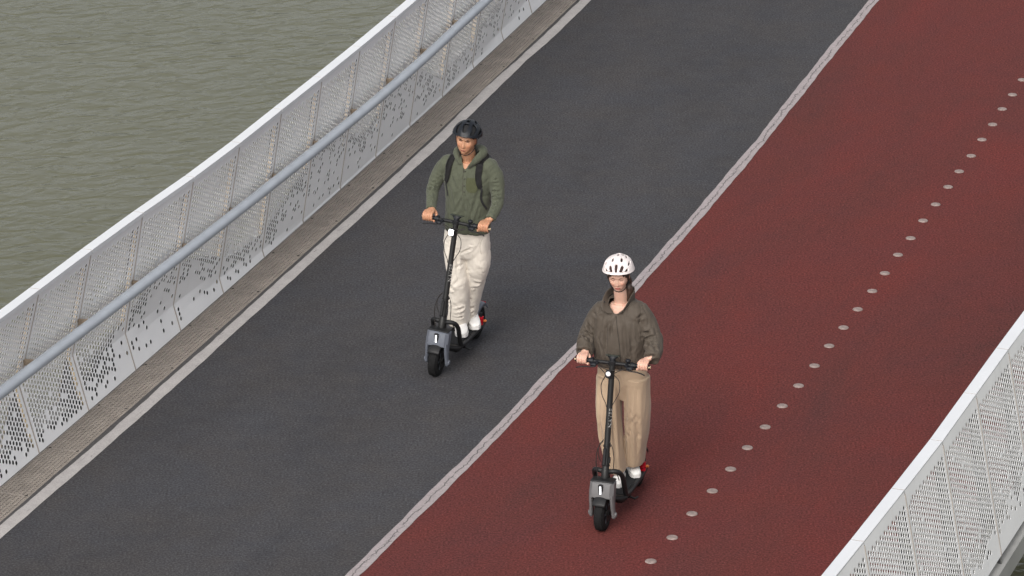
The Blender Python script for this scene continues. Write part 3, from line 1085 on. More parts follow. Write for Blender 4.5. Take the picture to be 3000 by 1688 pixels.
    for i in range(na):
        a = R(20 + 125 * i / (na - 1))
        for k, (yy, dr) in enumerate([(-.056, -.018), (-.052, .004), (-.028, .014), (0, .016), (.028, .014), (.052, .004), (.056, -.018)]):
            r_ = RW + .018 + dr
            V.append((-WB + r_ * math.cos(a), yy, RW + .01 + r_ * math.sin(a)))
    for i in range(na - 1):
        for k in range(6): F.append((i * 7 + k, i * 7 + k + 1, i * 7 + 8 + k, i * 7 + 7 + k))
    o = mesh('mudguard', V, F, M['grey'] if fair == 'grey' else M['frame'], root, True, 50)
    o.modifiers.new('thick', 'SOLIDIFY').thickness = .004
    mb = MB()
    for yy in (.078,):
        rr = []
        for k in range(6):
            z = .178 + .013 * k
            mb.tube(*(lambda p: (p,))([(-.815, yy, z), (-.815, yy, z + .006)]), r=.024, n=14)
    mb.build('suspension_spring', M['red_l'], root, True, 40)
    mb = MB()
    mb.tube([(-.815, .078, .13), (-.815, .078, .285)], .012, 10)
    mb.box((-.87, .072, .15), (.16, .022, .045), Matrix.Rotation(R(8), 3, 'Y'), .008)
    mb.box((-.87, -.072, .15), (.16, .022, .045), Matrix.Rotation(R(8), 3, 'Y'), .008)
    mb.box((-.80, 0, .225), (.06, .10, .06), None, .015)
    mb.build('swingarm', M['frame'], root, False)
    mb = MB(); mb.box((-.845, .105, .205), (.030, .030, .020), None, .006)
    mb.tube([(-.845, .07, .205), (-.845, .095, .205)], .006, 8)
    mb.build('turn_signal', M['orange'], root)
    MB().box((-1.055, 0, .27), (.016, .06, .035), Matrix.Rotation(R(-15), 3, 'Y'), .006).build('tail_light', M['red_l'], root)
    mb = MB(); mb.tube([(-.40, .098, .125), (-.44, .125, .095), (-.50, .132, .088)], [.008, .008, .007], 8)
    mb.box((-.40, .09, .13), (.03, .03, .03), None, .006)
    mb.build('kickstand', M['frame'], root, False)
    return root


def local_rot(deg, roll=0.0):
    h = R(deg)
    return (R(-roll), 0, math.atan2(-math.cos(h), -math.sin(h)))


W_POS = (0.6950, 33.4890, 0.0)
M_POS = (-0.6320, 36.7160, 0.0)
sc_w = build_scooter('electric_scooter', 'dim', 'greyw')
sc_w.location = W_POS; sc_w.rotation_euler = local_rot(18)
tag(sc_w, 'black electric scooter on the red lane, with warm grey fork and dim round headlight', 'scooter')
sc_m = build_scooter('electric_scooter', 'lit', 'grey')
sc_m.location = M_POS; sc_m.rotation_euler = local_rot(20, 4.4)
tag(sc_m, 'black electric scooter on the dark asphalt lane, with bright square headlight', 'scooter')

# ------------------------------------------------------------------ soft-body meshing helpers
def remesh(parts, voxel, smooth=2):
    mb = MB()
    for V, F in parts: mb.add(V, F)
    me = bpy.data.meshes.new('tmp'); me.from_pydata(mb.V, [], mb.F); me.update()
    import bmesh
    bm = bmesh.new(); bm.from_mesh(me); bmesh.ops.recalc_face_normals(bm, faces=bm.faces); bm.to_mesh(me); bm.free()
    o = bpy.data.objects.new('tmp', me); COL.objects.link(o)
    md = o.modifiers.new('r', 'REMESH'); md.mode = 'VOXEL'; md.voxel_size = voxel; md.adaptivity = 0
    if smooth:
        s2 = o.modifiers.new('s', 'SMOOTH'); s2.iterations = smooth; s2.factor = .6
    bpy.context.view_layer.update()
    dg = bpy.context.evaluated_depsgraph_get()
    m2 = bpy.data.meshes.new_from_object(o.evaluated_get(dg))
    bpy.data.objects.remove(o)
    n = len(m2.vertices)
    V = np.empty(n * 3, np.float32); m2.vertices.foreach_get('co', V); V = V.reshape(-1, 3).astype(float)
    N = np.empty(n * 3, np.float32); m2.vertices.foreach_get('normal', N); N = N.reshape(-1, 3).astype(float)
    lt = np.empty(len(m2.loops), np.int32); m2.loops.foreach_get('vertex_index', lt)
    Q = lt.reshape(-1, 4) if len(lt) == 4 * len(m2.polygons) else None
    if Q is None:
        Q = np.array([list(p.vertices) if len(p.vertices) == 4 else list(p.vertices) + [p.vertices[-1]] for p in m2.polygons])
    bpy.data.meshes.remove(m2)
    return V, N, Q


def rings(rs, n=40, ex=2.3):
    """closed loft of horizontal-ish rings (cx, cy, cz, half_x, half_y[, tilt_x])"""
    V = []; F = []
    for r in rs:
        cx, cy, cz, hx, hy = r[:5]; tl = r[5] if len(r) > 5 else 0
        for k in range(n):
            a = 2 * PI * k / n
            c, s_ = math.cos(a), math.sin(a)
            x = hx * math.copysign(abs(c) ** (2 / ex), c); y = hy * math.copysign(abs(s_) ** (2 / ex), s_)
            V.append((cx + x, cy + y, cz + tl * x))
    m = len(rs)
    for i in range(m - 1):
        for k in range(n):
            j = (k + 1) % n
            F.append((i * n + k, i * n + j, i * n + n + j, i * n + n + k))
    F.append(tuple(range(n - 1, -1, -1))); F.append(tuple(range((m - 1) * n, m * n)))
    return V, F


def smooth_rings(rs, k=5):
    rs = [tuple(r) + (0,) * (6 - len(r)) for r in rs]
    return [tuple(q) for q in smooth_path(rs, k)]


def value_noise(P, scale, seed):
    r = np.random.default_rng(seed)
    K = r.normal(size=(14, 3)) * scale; ph = r.uniform(0, 6.28, 14)
    return np.sin(P @ K.T + ph).sum(1) / 7


def ridged(V, seed, sx, sy, sz, amp):
    a = value_noise(V * np.array([sx, sy, sz]), 1.0, seed)
    b_ = value_noise(V * np.array([sx, sy, sz]) * 2.3, 1.0, seed + 50)
    return -amp * (np.exp(-(a / .16) ** 2) * .75 + np.exp(-(b_ / .18) ** 2) * .35) + amp * .45


def creases(V, N, lines):
    """lines: (p0, p1, width, depth) fold valleys with raised shoulders; lengths in metres"""
    D = np.zeros(len(V))
    for p0, p1, w, d in lines:
        p0 = np.array(p0); p1 = np.array(p1)
        ab = p1 - p0; L2 = ab @ ab
        t = np.clip(((V - p0) @ ab) / L2, 0, 1)
        bow = np.sin(t * PI)
        c = p0 + t[:, None] * ab
        dist = np.linalg.norm(V - c, axis=1)
        fade = .25 + .75 * bow
        D += 1.35 * d * fade * (-np.exp(-(dist / w) ** 2) + .65 * np.exp(-((dist - 1.9 * w) / w) ** 2))
    return V + N * D[:, None]


def relax_edge(V, Q, it=14):
    """straighten the stepped rim left by a cut"""
    E = np.concatenate([Q[:, [0, 1]], Q[:, [1, 2]], Q[:, [2, 3]], Q[:, [3, 0]]])
    E = np.sort(E, 1)
    E = E[E[:, 0] != E[:, 1]]
    U, c = np.unique(E, axis=0, return_counts=True)
    B = U[c == 1]
    if not len(B): return V, Q
    for _ in range(it):
        S = np.zeros_like(V); n = np.zeros(len(V))
        np.add.at(S, B[:, 0], V[B[:, 1]]); np.add.at(S, B[:, 1], V[B[:, 0]])
        np.add.at(n, B[:, 0], 1); np.add.at(n, B[:, 1], 1)
        m = n > 0
        V[m] = V[m] * .4 + .6 * S[m] / n[m][:, None]
    return V, Q


def drop(V, Q, keep_face):
    Q = Q[keep_face]
    used = np.unique(Q); mp = -np.ones(len(V), int); mp[used] = np.arange(len(used))
    return relax_edge(V[used].copy(), mp[Q])


def bvh_of(V, Q):
    return BVHTree.FromPolygons([Vector(v) for v in V], [tuple(map(int, q)) for q in Q])


def ribbon(bvh, pts, width, th, dirv=(-1, 0, 0), lift=.003, k=6, side=None, back=.6):
    """strap laid on a surface: pts are (x_guess, y, z); rays are cast along dirv from in front"""
    P = [np.array(p) for p in smooth_path(pts, k)]
    d = Vector(dirv).normalized()
    C = []
    Ns = []
    for p in P:
        o = Vector(p) - d * back
        h = bvh.ray_cast(o, d)
        if h[0] is None:
            h = bvh.find_nearest(Vector(p))
        C.append(h[0]); n_ = h[1]
        if n_.dot(d) > 0: n_ = -n_
        Ns.append(n_)
    for _ in range(4):
        C = [C[0]] + [(C[i - 1] + C[i] * 2 + C[i + 1]) / 4 for i in range(1, len(C) - 1)] + [C[-1]]
        Ns = [Ns[0]] + [(Ns[i - 1] + Ns[i] + Ns[i + 1]).normalized() for i in range(1, len(Ns) - 1)] + [Ns[-1]]
    Ns = [(Ns[max(i - 1, 0)] + Ns[i] + Ns[min(i + 1, len(Ns) - 1)]).normalized() for i in range(len(Ns))]
    V = []; F = []
    m = len(C)
    for i in range(m):
        T = (C[min(i + 1, m - 1)] - C[max(i - 1, 0)]).normalized()
        B = T.cross(Ns[i]).normalized()
        w = width[min(i * len(width) // m, len(width) - 1)] if hasattr(width, '__len__') else width
        for sx, sz in ((-1, 0), (-.8, 1), (.8, 1), (1, 0)):
            V.append(C[i] + Ns[i] * (lift + th * sz) + B * (w / 2 * sx))
    for i in range(m - 1):
        for k2 in range(3):
            F.append((i * 4 + k2, i * 4 + k2 + 1, i * 4 + 5 + k2, i * 4 + 4 + k2))
        F.append((i * 4 + 3, i * 4, i * 4 + 4, i * 4 + 7))
    F += [(3, 2, 1, 0), ((m - 1) * 4, (m - 1) * 4 + 1, (m - 1) * 4 + 2, (m - 1) * 4 + 3)]
    return V, F


# ------------------------------------------------------------------ heads and hands
def head_geo(c, pitch, yaw, roll_, H, Wd, sex):
    """returns parts and a function mapping head-local points (x front, y left, z up; unit metres) to body space"""
    nu, nv = 96, 72
    V0, F = sphere((0, 0, 0), 1.0, nu, nv)
    D = np.array(V0)
    hz = H / 2
    x, y, z = D[:, 0] * H * .425, D[:, 1] * Wd / 2, D[:, 2] * hz
    zz = z / hz
    low = np.clip(-zz, 0, 1)
    jaw = .26 if sex == 'm' else .26
    y = y * (1 - jaw * low ** 1.7)
    front = np.clip(D[:, 0], 0, 1); back = np.clip(-D[:, 0], 0, 1)
    x = np.where(D[:, 0] > 0, x * (1 + .10 * low - .02 * np.clip(zz, 0, 1)), x * (1 - .45 * low ** 1.5))
    x = x + front ** .5 * .010 * low
    # flatten the face plane
    x = np.where(x > .072, .072 + (x - .072) * .55, x)
    fr = np.clip((D[:, 0] - .15) / .5, 0, 1)
    k = H / .24
    g = lambda v, m_, s_: np.exp(-((v - m_ * k) / (s_ * k)) ** 2)
    ay = abs(y)
    nose = np.where(z > -.034 * k, np.clip((.018 * k - z) / (.052 * k), 0, 1) ** .8, np.exp(-((z + .034 * k) / (.0065 * k)) ** 2)) * (z < .03 * k)
    nw = (.0075 + .0045 * np.clip(-z / (.034 * k), 0, 1)) * k
    add = nose * (.026 if sex == 'm' else .021) * k * np.exp(-(y / nw) ** 2)
    add += .004 * g(z, .030, .008) * np.exp(-(y / .042) ** 4) * (1.4 if sex == 'm' else .5)
    add -= .0105 * g(ay, .031, .017) * g(z, .012, .011)
    add += .0035 * g(ay, .031, .010) * g(z, .006, .006)
    add += .005 * g(ay, .045, .015) * g(z, -.022, .014)
    add -= .004 * g(ay, .036, .013) * g(z, -.055, .015)
    add += .006 * g(z, -.062, .0045) * g(y, 0, .020)
    add += .0065 * g(z, -.072, .0050) * g(y, 0, .017)
    add -= .006 * g(z, -.0668, .0022) * g(y, 0, .024)
    add -= .003 * g(z, -.083, .006) * g(y, 0, .018)
    add += .007 * g(z, -.100, .014) * g(y, 0, .020)
    if sex == 'm':
        add += .003 * g(ay, .030, .006) * g(z, -.058, .010)      # smile folds
    x = x + add * fr
    P = np.stack([x, y, z], 1)
    parts = [(P, F)]
    ears = []
    for sy in (-1, 1):
        ears.append(sphere((-.006, sy * (Wd / 2 + .000), -.004), (.019, .008, .031), 16, 10, Matrix.Rotation(R(sy * 18), 3, 'Z')))
    parts += ears
    m = Matrix.Rotation(yaw, 3, 'Z') @ Matrix.Rotation(pitch, 3, 'Y') @ Matrix.Rotation(roll_, 3, 'X')
    mm = np.array(m); c = np.array(c)
    to = lambda p: np.asarray(p) @ mm.T + c
    inv = lambda p: (np.asarray(p) - c) @ mm
    return [(to(np.array(V)), F) for V, F in parts], to, inv


def hand_parts(bar_c, sy, wrist, yaw=0.0, s=1.0):
    """a hand closed round the grip; bar_c = grip centre, sy = +1 for the rider's left hand"""
    parts = []
    def T(x, y, z): return (bar_c[0] + x * s, bar_c[1] + y * s * 1.0, bar_c[2] + z * s)
    ys_ = [(-.034, .90, .0090), (-.0115, 1.0, .0100), (.0115, 1.03, .0100), (.034, .96, .0098)]     # little .. index (index is inboard)
    for k, (yy, ln, r) in enumerate(ys_):
        y = -sy * yy
        mcp = (-.008 - .006 * (k == 0), y * .97, .040)
        chain = [(-.060, y * .80, .036), mcp, (.030 * ln, y * 1.0, .030), (.038 * ln, y * 1.0, .008), (.030 * ln, y, -.016), (.012, y, -.026)]
        V, F = tube([T(*q) for q in smooth_path(chain, 3)], [r * s * q for q in np.interp(np.linspace(0, 1, 16), [0, .3, .5, .7, 1], [1.15, 1.15, 1.05, .98, .80])], 10)
        parts.append((V, F))
        V, F = sphere(T(mcp[0], mcp[1], mcp[2] + .001), .0112 * s, 10, 8); parts.append((V, F))
        V, F = sphere(T(.012, y, -.026), r * .8 * s, 10, 8); parts.append((V, F))
    # palm
    w = np.array(wrist)
    c1 = np.array(T(-.058, 0, .034)); c2 = np.array(T(-.012, 0, .036))
    V, F = tube([w, (w * .45 + c1 * .55), c1, (c1 + c2) / 2, c2], [(.023 * s, .030 * s), (.021 * s, .032 * s), (.019 * s, .040 * s), (.016 * s, .044 * s), (.011 * s, .042 * s)], 16, up=(0, 0, 1))
    parts.append((V, F))
    # thumb leaves the inboard side near the wrist and closes under the bar
    q = [(-.060, -sy * .030, .028), (-.034, -sy * .052, .012), (-.006, -sy * .056, -.016), (.018, -sy * .050, -.026)]
    V, F = tube([T(*p) for p in smooth_path(q, 4)], [r * s for r in np.linspace(.0150, .0098, 13)], 10)
    parts.append((V, F))
    V, F = sphere(T(.018, -sy * .050, -.026), .0098 * s, 10, 8); parts.append((V, F))
    return parts


def skin_mat(name, col, lip, hair=None):
    m, n, l, bs = new_mat(name)
    at = n.new('ShaderNodeAttribute'); at.attribute_name = 'lip'
    at2 = n.new('ShaderNodeAttribute'); at2.attribute_name = 'flush'
    f = ramp(n, l, noise(n, l, 26, 4, .6), [(.3, tuple(c * .90 for c in col)), (.7, tuple(c * 1.07 for c in col))])
    c = mix(n, l, at2.outputs['Fac'], f, (col[0] * 1.02, col[1] * .74, col[2] * .68))
    c = mix(n, l, at.outputs['Fac'], c, lip)
    l.new(c, bs.inputs['Base Color'])
    bs.inputs['Roughness'].default_value = .52
    bs.inputs['Subsurface Weight'].default_value = .12
    bs.inputs['Subsurface Radius'].default_value = (.012, .005, .003)
    return m


def cloth(name, col, var=.10, rough=.85, sheen=.15, weave=420):
    m, n, l, bs = new_mat(name)
    f = ramp(n, l, noise(n, l, 9, 5, .6), [(.3, tuple(c * (1 - var) for c in col)), (.7, tuple(c * (1 + var) for c in col))])
    l.new(f, bs.inputs['Base Color'])
    bs.inputs['Roughness'].default_value = rough
    bs.inputs['Sheen Weight'].default_value = sheen
    bs.inputs['Specular IOR Level'].default_value = .3
    h = noise(n, l, 55, 4, .65)
    bump(n, l, bs, h, .25, .006)
    return m


def set_attr(o, name, vals):
    a = o.data.attributes.new(name, 'FLOAT', 'POINT')
    a.data.foreach_set('value', np.ascontiguousarray(vals, np.float32))


def shoe(name, toe_c, yaw, z, mat, sole_mat, parent, L=.29, pitch=0.0):
    """trainer; toe_c = (x, y) of the ankle; yaw from straight ahead"""
    sec = [(-.085, .030, .030, .060), (-.075, .036, .045, .085), (-.04, .038, .060, .105), (.00, .037, .062, .100), (.05, .040, .052, .075), (.10, .047, .046, .056), (.15, .047, .040, .043), (.185, .038, .034, .030), (.203, .020, .024, .018)]
    V = []; n = 16
    for x, hy, hz, top in smooth_path(sec, 3):
        for k in range(n):
            a = 2 * PI * k / n
            V.append((x, hy * math.cos(a), .020 + max(0, 0) + (top - .0) * (.5 + .5 * math.sin(a))))
    m = len(V) // n
    F = [(i * n + k, i * n + (k + 1) % n, i * n + n + (k + 1) % n, i * n + n + k) for i in range(m - 1) for k in range(n)]
    F += [tuple(range(n - 1, -1, -1)), tuple(range((m - 1) * n, m * n))]
    r = Matrix.Rotation(yaw, 3, 'Z')
    k_ = L / .288
    def T(Vs): return [(toe_c[0] + q[0], toe_c[1] + q[1], z + q[2]) for q in (r @ (Vector(v) * k_) for v in Vs)]
    collar, Fc = sphere((-.035, 0, .105), (.042, .034, .034), 14, 8)
    mb = MB(); mb.add(T(V), F); mb.add(T(collar), Fc)
    o = mb.build(name, mat, parent, True, 60)
    sec = [(-.092, .026), (-.080, .036), (-.04, .041), (.02, .040), (.08, .047), (.14, .050), (.18, .042), (.205, .024)]
    V = []
    for x, hy in smooth_path(sec, 3):
        V += [(x, -hy, 0), (x, -hy - .002, .024), (x, hy + .002, .024), (x, hy, 0)]
    m = len(V) // 4
    F = [(i * 4 + k, i * 4 + (k + 1) % 4, i * 4 + 4 + (k + 1) % 4, i * 4 + 4 + k) for i in range(m - 1) for k in range(4)]
    F += [(3, 2, 1, 0), ((m - 1) * 4, (m - 1) * 4 + 1, (m - 1) * 4 + 2, (m - 1) * 4 + 3)]
    mesh('sole', T(V), F, sole_mat, o)
    mb = MB()
    for i, x in enumerate((.018, .036, .054, .072)):
        zt_ = .104 - i * .0125
        mb.tube(T([(x, -.020, zt_ - .006), (x + .004, 0, zt_ + .006), (x, .020, zt_ - .006)]), .0028, 6)
    mb.build('laces', sole_mat, o)
    return o

# ------------------------------------------------------------------ helmets
def helmet(name, to, style, mat, inner_mat, parent_unused=None):
    a, b, c_ = .150, .1225, .118
    cz = .043
    nu, nv = 168, 72
    V = []; keepF = []
    for j in range(nv + 1):
        for i in range(nu):
            ph = 2 * PI * i / nu
            # the rim: higher in front, lower behind the ears
            cf = math.cos(ph)
            rim = math.asin(np.clip((.034 / c_ if style == 'm' else .050 / c_) - (.46 if style == 'm' else .58) * (1 - cf) * .5 - (.03 if style == 'm' else .05) * (1 - cf * cf), -.9, .9))
            el = rim + (PI / 2 - rim) * j / nv
            d = np.array([math.cos(el) * math.cos(ph), math.cos(el) * math.sin(ph), math.sin(el)])
            lam = math.degrees(math.atan2(d[1], max(d[2], 1e-3) if d[2] > 0 else 1e-3))
            k = 1.0
            if style == 'w':                      # rounded ribs running front to back
                k += .020 * math.cos(math.radians(lam) * 7.2) * max(0, d[2]) ** .6 * (1 - .5 * abs(d[0]))
                k += .018 * max(0, 1 - j / 4)
            else:
                k += .016 * math.cos(math.radians(lam) * 5.0 + 2.2 * d[0]) * max(0, d[2]) ** .6
                k += .014 * max(0, 1 - j / 4)
            V.append((-.008 + a * d[0] * k - .012 * (d[0] < 0) * d[0] ** 2, b * d[1] * k, cz + c_ * d[2] * k))
    def vent(i, j):
        ph = 2 * PI * (i + .5) / nu
        cf = math.cos(ph)
        rim = math.asin(np.clip((.034 / c_ if style == 'm' else .050 / c_) - (.46 if style == 'm' else .58) * (1 - cf) * .5 - (.03 if style == 'm' else .05) * (1 - cf * cf), -.9, .9))
        el = rim + (PI / 2 - rim) * (j + .5) / nv
        d = (math.cos(el) * math.cos(ph), math.cos(el) * math.sin(ph), math.sin(el))
        lam = math.degrees(math.atan2(d[1], d[2])) if d[2] > 0 else 999
        mu = math.degrees(math.asin(max(-1, min(1, d[0]))))
        def slot(l0, w, m0, m1, skew=0, taper=0.0):
            if not m0 < mu < m1: return False
            t = (mu - m0) / (m1 - m0)
            ww = w * (1 - taper * t) * min(1, 6 * min(t, 1 - t) + .35)
            return abs(lam - (l0 + skew * (t - .5))) < ww
        if j < 9 or d[2] < .22: return False
        if style == 'w':
            if .475 < d[2] < .535 and d[0] > 0 and abs(d[1]) < .50 and j > 2: return True
            for l0 in (0, 28, -28, 54, -54):
                if slot(l0, 6.6, 27, 60 - abs(l0) * .12, taper=-.30): return True
            for l0 in (-76, 76):
                if slot(l0, 7, 2, 38, taper=.9): return True
            for l0 in (17, -17, 48, -48):
                if slot(l0, 4.2, -6, 17): return True
                if slot(l0, 5, -55, -18): return True
            for l0 in (0, 32, -32):
                if slot(l0, 4.5, -40, -10): return True
            return False
        if .35 < d[2] < .42 and d[0] > 0 and abs(d[1]) < .46 and j > 2: return True
        for l0 in (0,):
            if slot(l0, 13, 14, 56, 0, .2) or slot(l0, 7, -12, 8) or slot(l0, 8, -58, -22): return True
        for sg in (-1, 1):
            if slot(sg * 42, 13, 4, 54, sg * 24, .2): return True
            if slot(sg * 68, 8, -12, 30, sg * 14, .3): return True
            if slot(sg * 26, 7, -40, -6, sg * 8): return True
            if slot(sg * 56, 9, -55, -18): return True
        return False
    F = []
    for j in range(nv):
        for i in range(nu):
            if not vent(i, j):
                F.append((j * nu + i, j * nu + (i + 1) % nu, (j + 1) * nu + (i + 1) % nu, (j + 1) * nu + i))
    Va, Fa = relax_edge(np.array(V), np.array(F), 8)
    F = Fa.tolist()
    V = [tuple(q) for q in to(Va)]
    root = thing(name)
    sh = mesh('shell', V, F, mat, root, True)
    md = sh.modifiers.new('thick', 'SOLIDIFY'); md.thickness = .016; md.offset = -1
    Vs, Fs = sphere((0, 0, 0), 1, 40, 28)
    Vs = np.array(Vs)
    P = np.stack([-.008 + Vs[:, 0] * (a - .018), Vs[:, 1] * (b - .018), cz + np.maximum(Vs[:, 2], (.32 if style == 'm' else .46) - .56 * (1 - Vs[:, 0]) * .5) * (c_ - .018)], 1)
    mesh('liner', to(P), Fs, inner_mat, root, True)
    V, Fb = tube([tuple(q) for q in to(np.array(smooth_path([(-.05, -.090, .015), (-.105, -.055, -.012), (-.122, 0, -.022), (-.105, .055, -.012), (-.05, .090, .015)], 5)))], [(.011, .005)] * 21, 8)
    mesh('rear_cradle', V, Fb, M['plastic'], root, True)
    return root


def chin_strap(root, to, H, Wd, chin_drop=0.0):
    k = H / .24
    for sy in (-1, 1):
        for x0 in (.030, -.040):
            pts = smooth_path([(x0, sy * (Wd / 2 + .012), .050), (x0 * .5 + .004, sy * (Wd / 2 + .008), -.012), (.004, sy * (Wd / 2 + .001), -.050 * k)], 5)
            V, F = tube([tuple(q) for q in to(np.array(pts))], [(.0042, .0015)] * len(pts), 8, up=(1, 0, 0))
            mesh('strap', V, F, M['plastic'], root, True)
        pts = smooth_path([(.004, sy * (Wd / 2 + .001), -.050 * k), (.022, sy * (Wd / 2 * .80), -.090 * k), (.040, sy * Wd / 2 * .40, -.118 * k), (.046, 0, -.126 * k)], 5)
        V, F = tube([tuple(q) for q in to(np.array(pts))], [(.0036, .0018)] * len(pts), 8, up=(0, 0, 1))
        mesh('strap', V, F, M['plastic'], root, True)
    V, F = sphere(tuple(to(np.array([[.010, Wd / 2 + .004, -.052 * k]]))[0]), (.010, .006, .012), 10, 8)
    mesh('buckle', V, F, M['plastic'], root, True)


def face_bits(bvh, to, mdir, root, hair_mat, lash_mat, sex, k):
    def rib(name, pts, w, th, mat, lift=.0008):
        P = [tuple(q) for q in to(np.array(pts))]
        V, F = ribbon(bvh, P, w, th, dirv=mdir, lift=lift, k=4, back=.25)
        mesh(name, V, F, mat, root, True)
    for sy in (-1, 1):
        if sex == 'm':
            rib('eyebrow', [(.09, sy * .013, .0245 * k), (.09, sy * .028, .0290 * k), (.08, sy * .048, .0250 * k)], [.0085, .0100, .0060], .0012, hair_mat)
            rib('eye', [(.09, sy * .019, .0100 * k), (.09, sy * .030, .0130 * k), (.08, sy * .045, .0100 * k)], [.0045, .0088, .0050], .0012, lash_mat)
        else:
            rib('eyebrow', [(.09, sy * .014, .0270 * k), (.09, sy * .028, .0310 * k), (.08, sy * .044, .0275 * k)], [.0045, .0050, .0030], .0010, hair_mat)
            rib('eye', [(.09, sy * .019, .0090 * k), (.09, sy * .030, .0050 * k), (.08, sy * .045, .0085 * k)], [.0035, .0062, .0042], .0012, lash_mat)


def mouth_line(bvh, to, mdir, root, mat, half, z, up, w):
    P = [tuple(q) for q in to(np.array([(.09, -half, z + up), (.09, -half * .5, z + up * .2), (.09, 0, z), (.09, half * .5, z + up * .2), (.09, half, z + up)]))]
    V, F = ribbon(bvh, P, [w * .7, w, w, w * .7], .0008, dirv=mdir, lift=.0004, k=4, back=.25)
    mesh('mouth', V, F, mat, root, True)


def hair_cap(name, to, H, Wd, keep, mat, parent, grow=.007, seed=1):
    Vs, Fs = sphere((0, 0, 0), 1, 72, 48)
    D = np.array(Vs)
    low = np.clip(-D[:, 2], 0, 1)
    x = D[:, 0] * (H * .425 + grow); y = D[:, 1] * (Wd / 2 + grow) * (1 - .18 * low ** 2); z = D[:, 2] * (H / 2 + grow)
    x = np.where(D[:, 0] < 0, x * (1 - .30 * low ** 1.5), x)
    P = np.stack([x, y, z], 1)
    P *= (1 + .010 * value_noise(P, 90, seed))[:, None]
    F = []
    for f in Fs:
        c = P[list(f)].mean(0)
        if keep(*c): F.append(f)
    o = mesh(name, to(P), F, mat, parent, True)
    md = o.modifiers.new('thick', 'SOLIDIFY'); md.thickness = .006; md.offset = -1
    return o


M['hair_m'] = simple('dark_hair', (.018, .012, .009), .55, var=.4, scale=70)
M['hair_w'] = simple('brown_hair', (.040, .022, .015), .5, var=.4, scale=70)
M['lash'] = simple('eye_dark', (.035, .018, .012), .5)
M['lash_w'] = simple('eyelash', (.10, .05, .035), .6)
M['brow_w'] = simple('eyebrow_brown', (.17, .085, .055), .8)
M['skin_m'] = skin_mat('skin_tan', (.45, .235, .140), (.36, .12, .085))
M['skin_w'] = skin_mat('skin_fair', (.60, .375, .290), (.42, .075, .075))
M['helm_m'] = simple('black_helmet_shell', (.008, .010, .014), .45, spec=.3, var=.1)
M['helm_w'] = simple('white_helmet_shell', (.70, .635, .62), .4, var=.03)
M['liner'] = simple('helmet_liner', (.008, .008, .009), .8)
M['liner_w'] = simple('helmet_liner_dark', (.035, .016, .014), .8)
M['hoodie'] = cloth('olive_pullover', (.070, .077, .053), rough=.9, sheen=.1)
M['hoodie2'] = cloth('pocket_cloth', (.056, .061, .030))
M['button'] = simple('button', (.03, .028, .02), .4)
M['cream'] = cloth('cream_trousers', (.64, .59, .52), var=.05)
M['jacket'] = cloth('brown_grey_jacket', (.066, .053, .041), rough=.7, sheen=.05)
M['jacket_in'] = cloth('jacket_lining', (.045, .034, .032))
M['seam'] = simple('dark_seam_thread', (.030, .024, .019), .9)  # dark thread colour for the garment seams
M['khaki'] = cloth('khaki_trousers', (.385, .285, .195), var=.05)
M['white_shoe'] = simple('white_leather', (.76, .75, .73), .5, var=.04)
M['sole'] = simple('shoe_sole', (.66, .65, .63), .6, var=.05)
M['strap'] = simple('backpack_strap', (.014, .0135, .014), .85, spec=.2, var=.2, scale=60)
M['webbing'] = simple('webbing', (.014, .014, .015), .8)
M['pack'] = cloth('backpack_fabric', (.026, .027, .030))


def body_attrs(o, V, inv, H, hands):
    L = inv(V); k = H / .24
    z = L[:, 2] / k + .0675; y = L[:, 1] / k
    lip = np.clip(1.25 - (abs(z) / .0085) ** 2 - (abs(y) / .0235) ** 4, 0, 1) * (L[:, 0] > .05) * (np.linalg.norm(L, axis=1) < .16)
    set_attr(o, 'lip', lip)
    fl = .55 * np.exp(-((abs(y) - .042) / .016) ** 2 - ((L[:, 2] / k + .03) / .020) ** 2) * (L[:, 0] > .02)
    fl += .45 * np.exp(-(y / .012) ** 2 - ((L[:, 2] / k + .034) / .010) ** 2) * (L[:, 0] > .06)
    fl += .5 * (abs(L[:, 1]) > .072) * (abs(L[:, 2]) < .04) * (L[:, 0] < .03) * (np.linalg.norm(L, axis=1) < .13)
    for h in hands:
        d = V - np.array(h)
        fl += .45 * np.clip(np.sin(d[:, 1] * 270) * .5 + .4, 0, 1) * (np.linalg.norm(d, axis=1) < .075)
    set_attr(o, 'flush', np.clip(fl, 0, 1))


# ================================================================== the man
def person_root(pos, deg, label):
    r = thing('person', pos, local_rot(deg), label=label, cat='person')
    return r


def place_like(o, pos, deg):
    o.location = pos; o.rotation_euler = local_rot(deg)


man = person_root(M_POS, 20, 'man in olive hooded pullover and cream trousers riding a scooter on the asphalt lane')
hp, to, inv = head_geo((-.452, .110, 1.938), R(5), R(4), R(-7), .245, .158, 'm')
grips = {-1: (-.237, -.146, 1.301), 1: (-.237, .345, 1.263)}
wr = {-1: (-.335, -.160, 1.343), 1: (-.335, .368, 1.322)}
parts = list(hp)
V, F = tube(smooth_path([(-.56, .10, 1.62), (-.535, .102, 1.74), (-.490, .106, 1.83), (-.475, .108, 1.90)], 4), [.075] * 4 + [.060] * 4 + [.056] * 5, 20); parts.append((V, F))
parts.append(rings(smooth_rings([(-.55, .078, .98, .09, .15), (-.55, .08, 1.2, .095, .155), (-.545, .092, 1.48, .11, .175), (-.545, .095, 1.60, .108, .185), (-.54, .095, 1.675, .095, .165), (-.532, .098, 1.72, .075, .09)])))
armR = [(-.545, -.04, 1.645), (-.535, -.145, 1.60), (-.505, -.200, 1.47), (-.44, -.190, 1.405), wr[-1]]
armL = [(-.545, .23, 1.650), (-.535, .325, 1.60), (-.505, .358, 1.465), (-.44, .375, 1.39), wr[1]]
for arm in (armR, armL):
    parts.append(tube(smooth_path(arm, 4), list(np.linspace(.042, .027, 17)), 14))
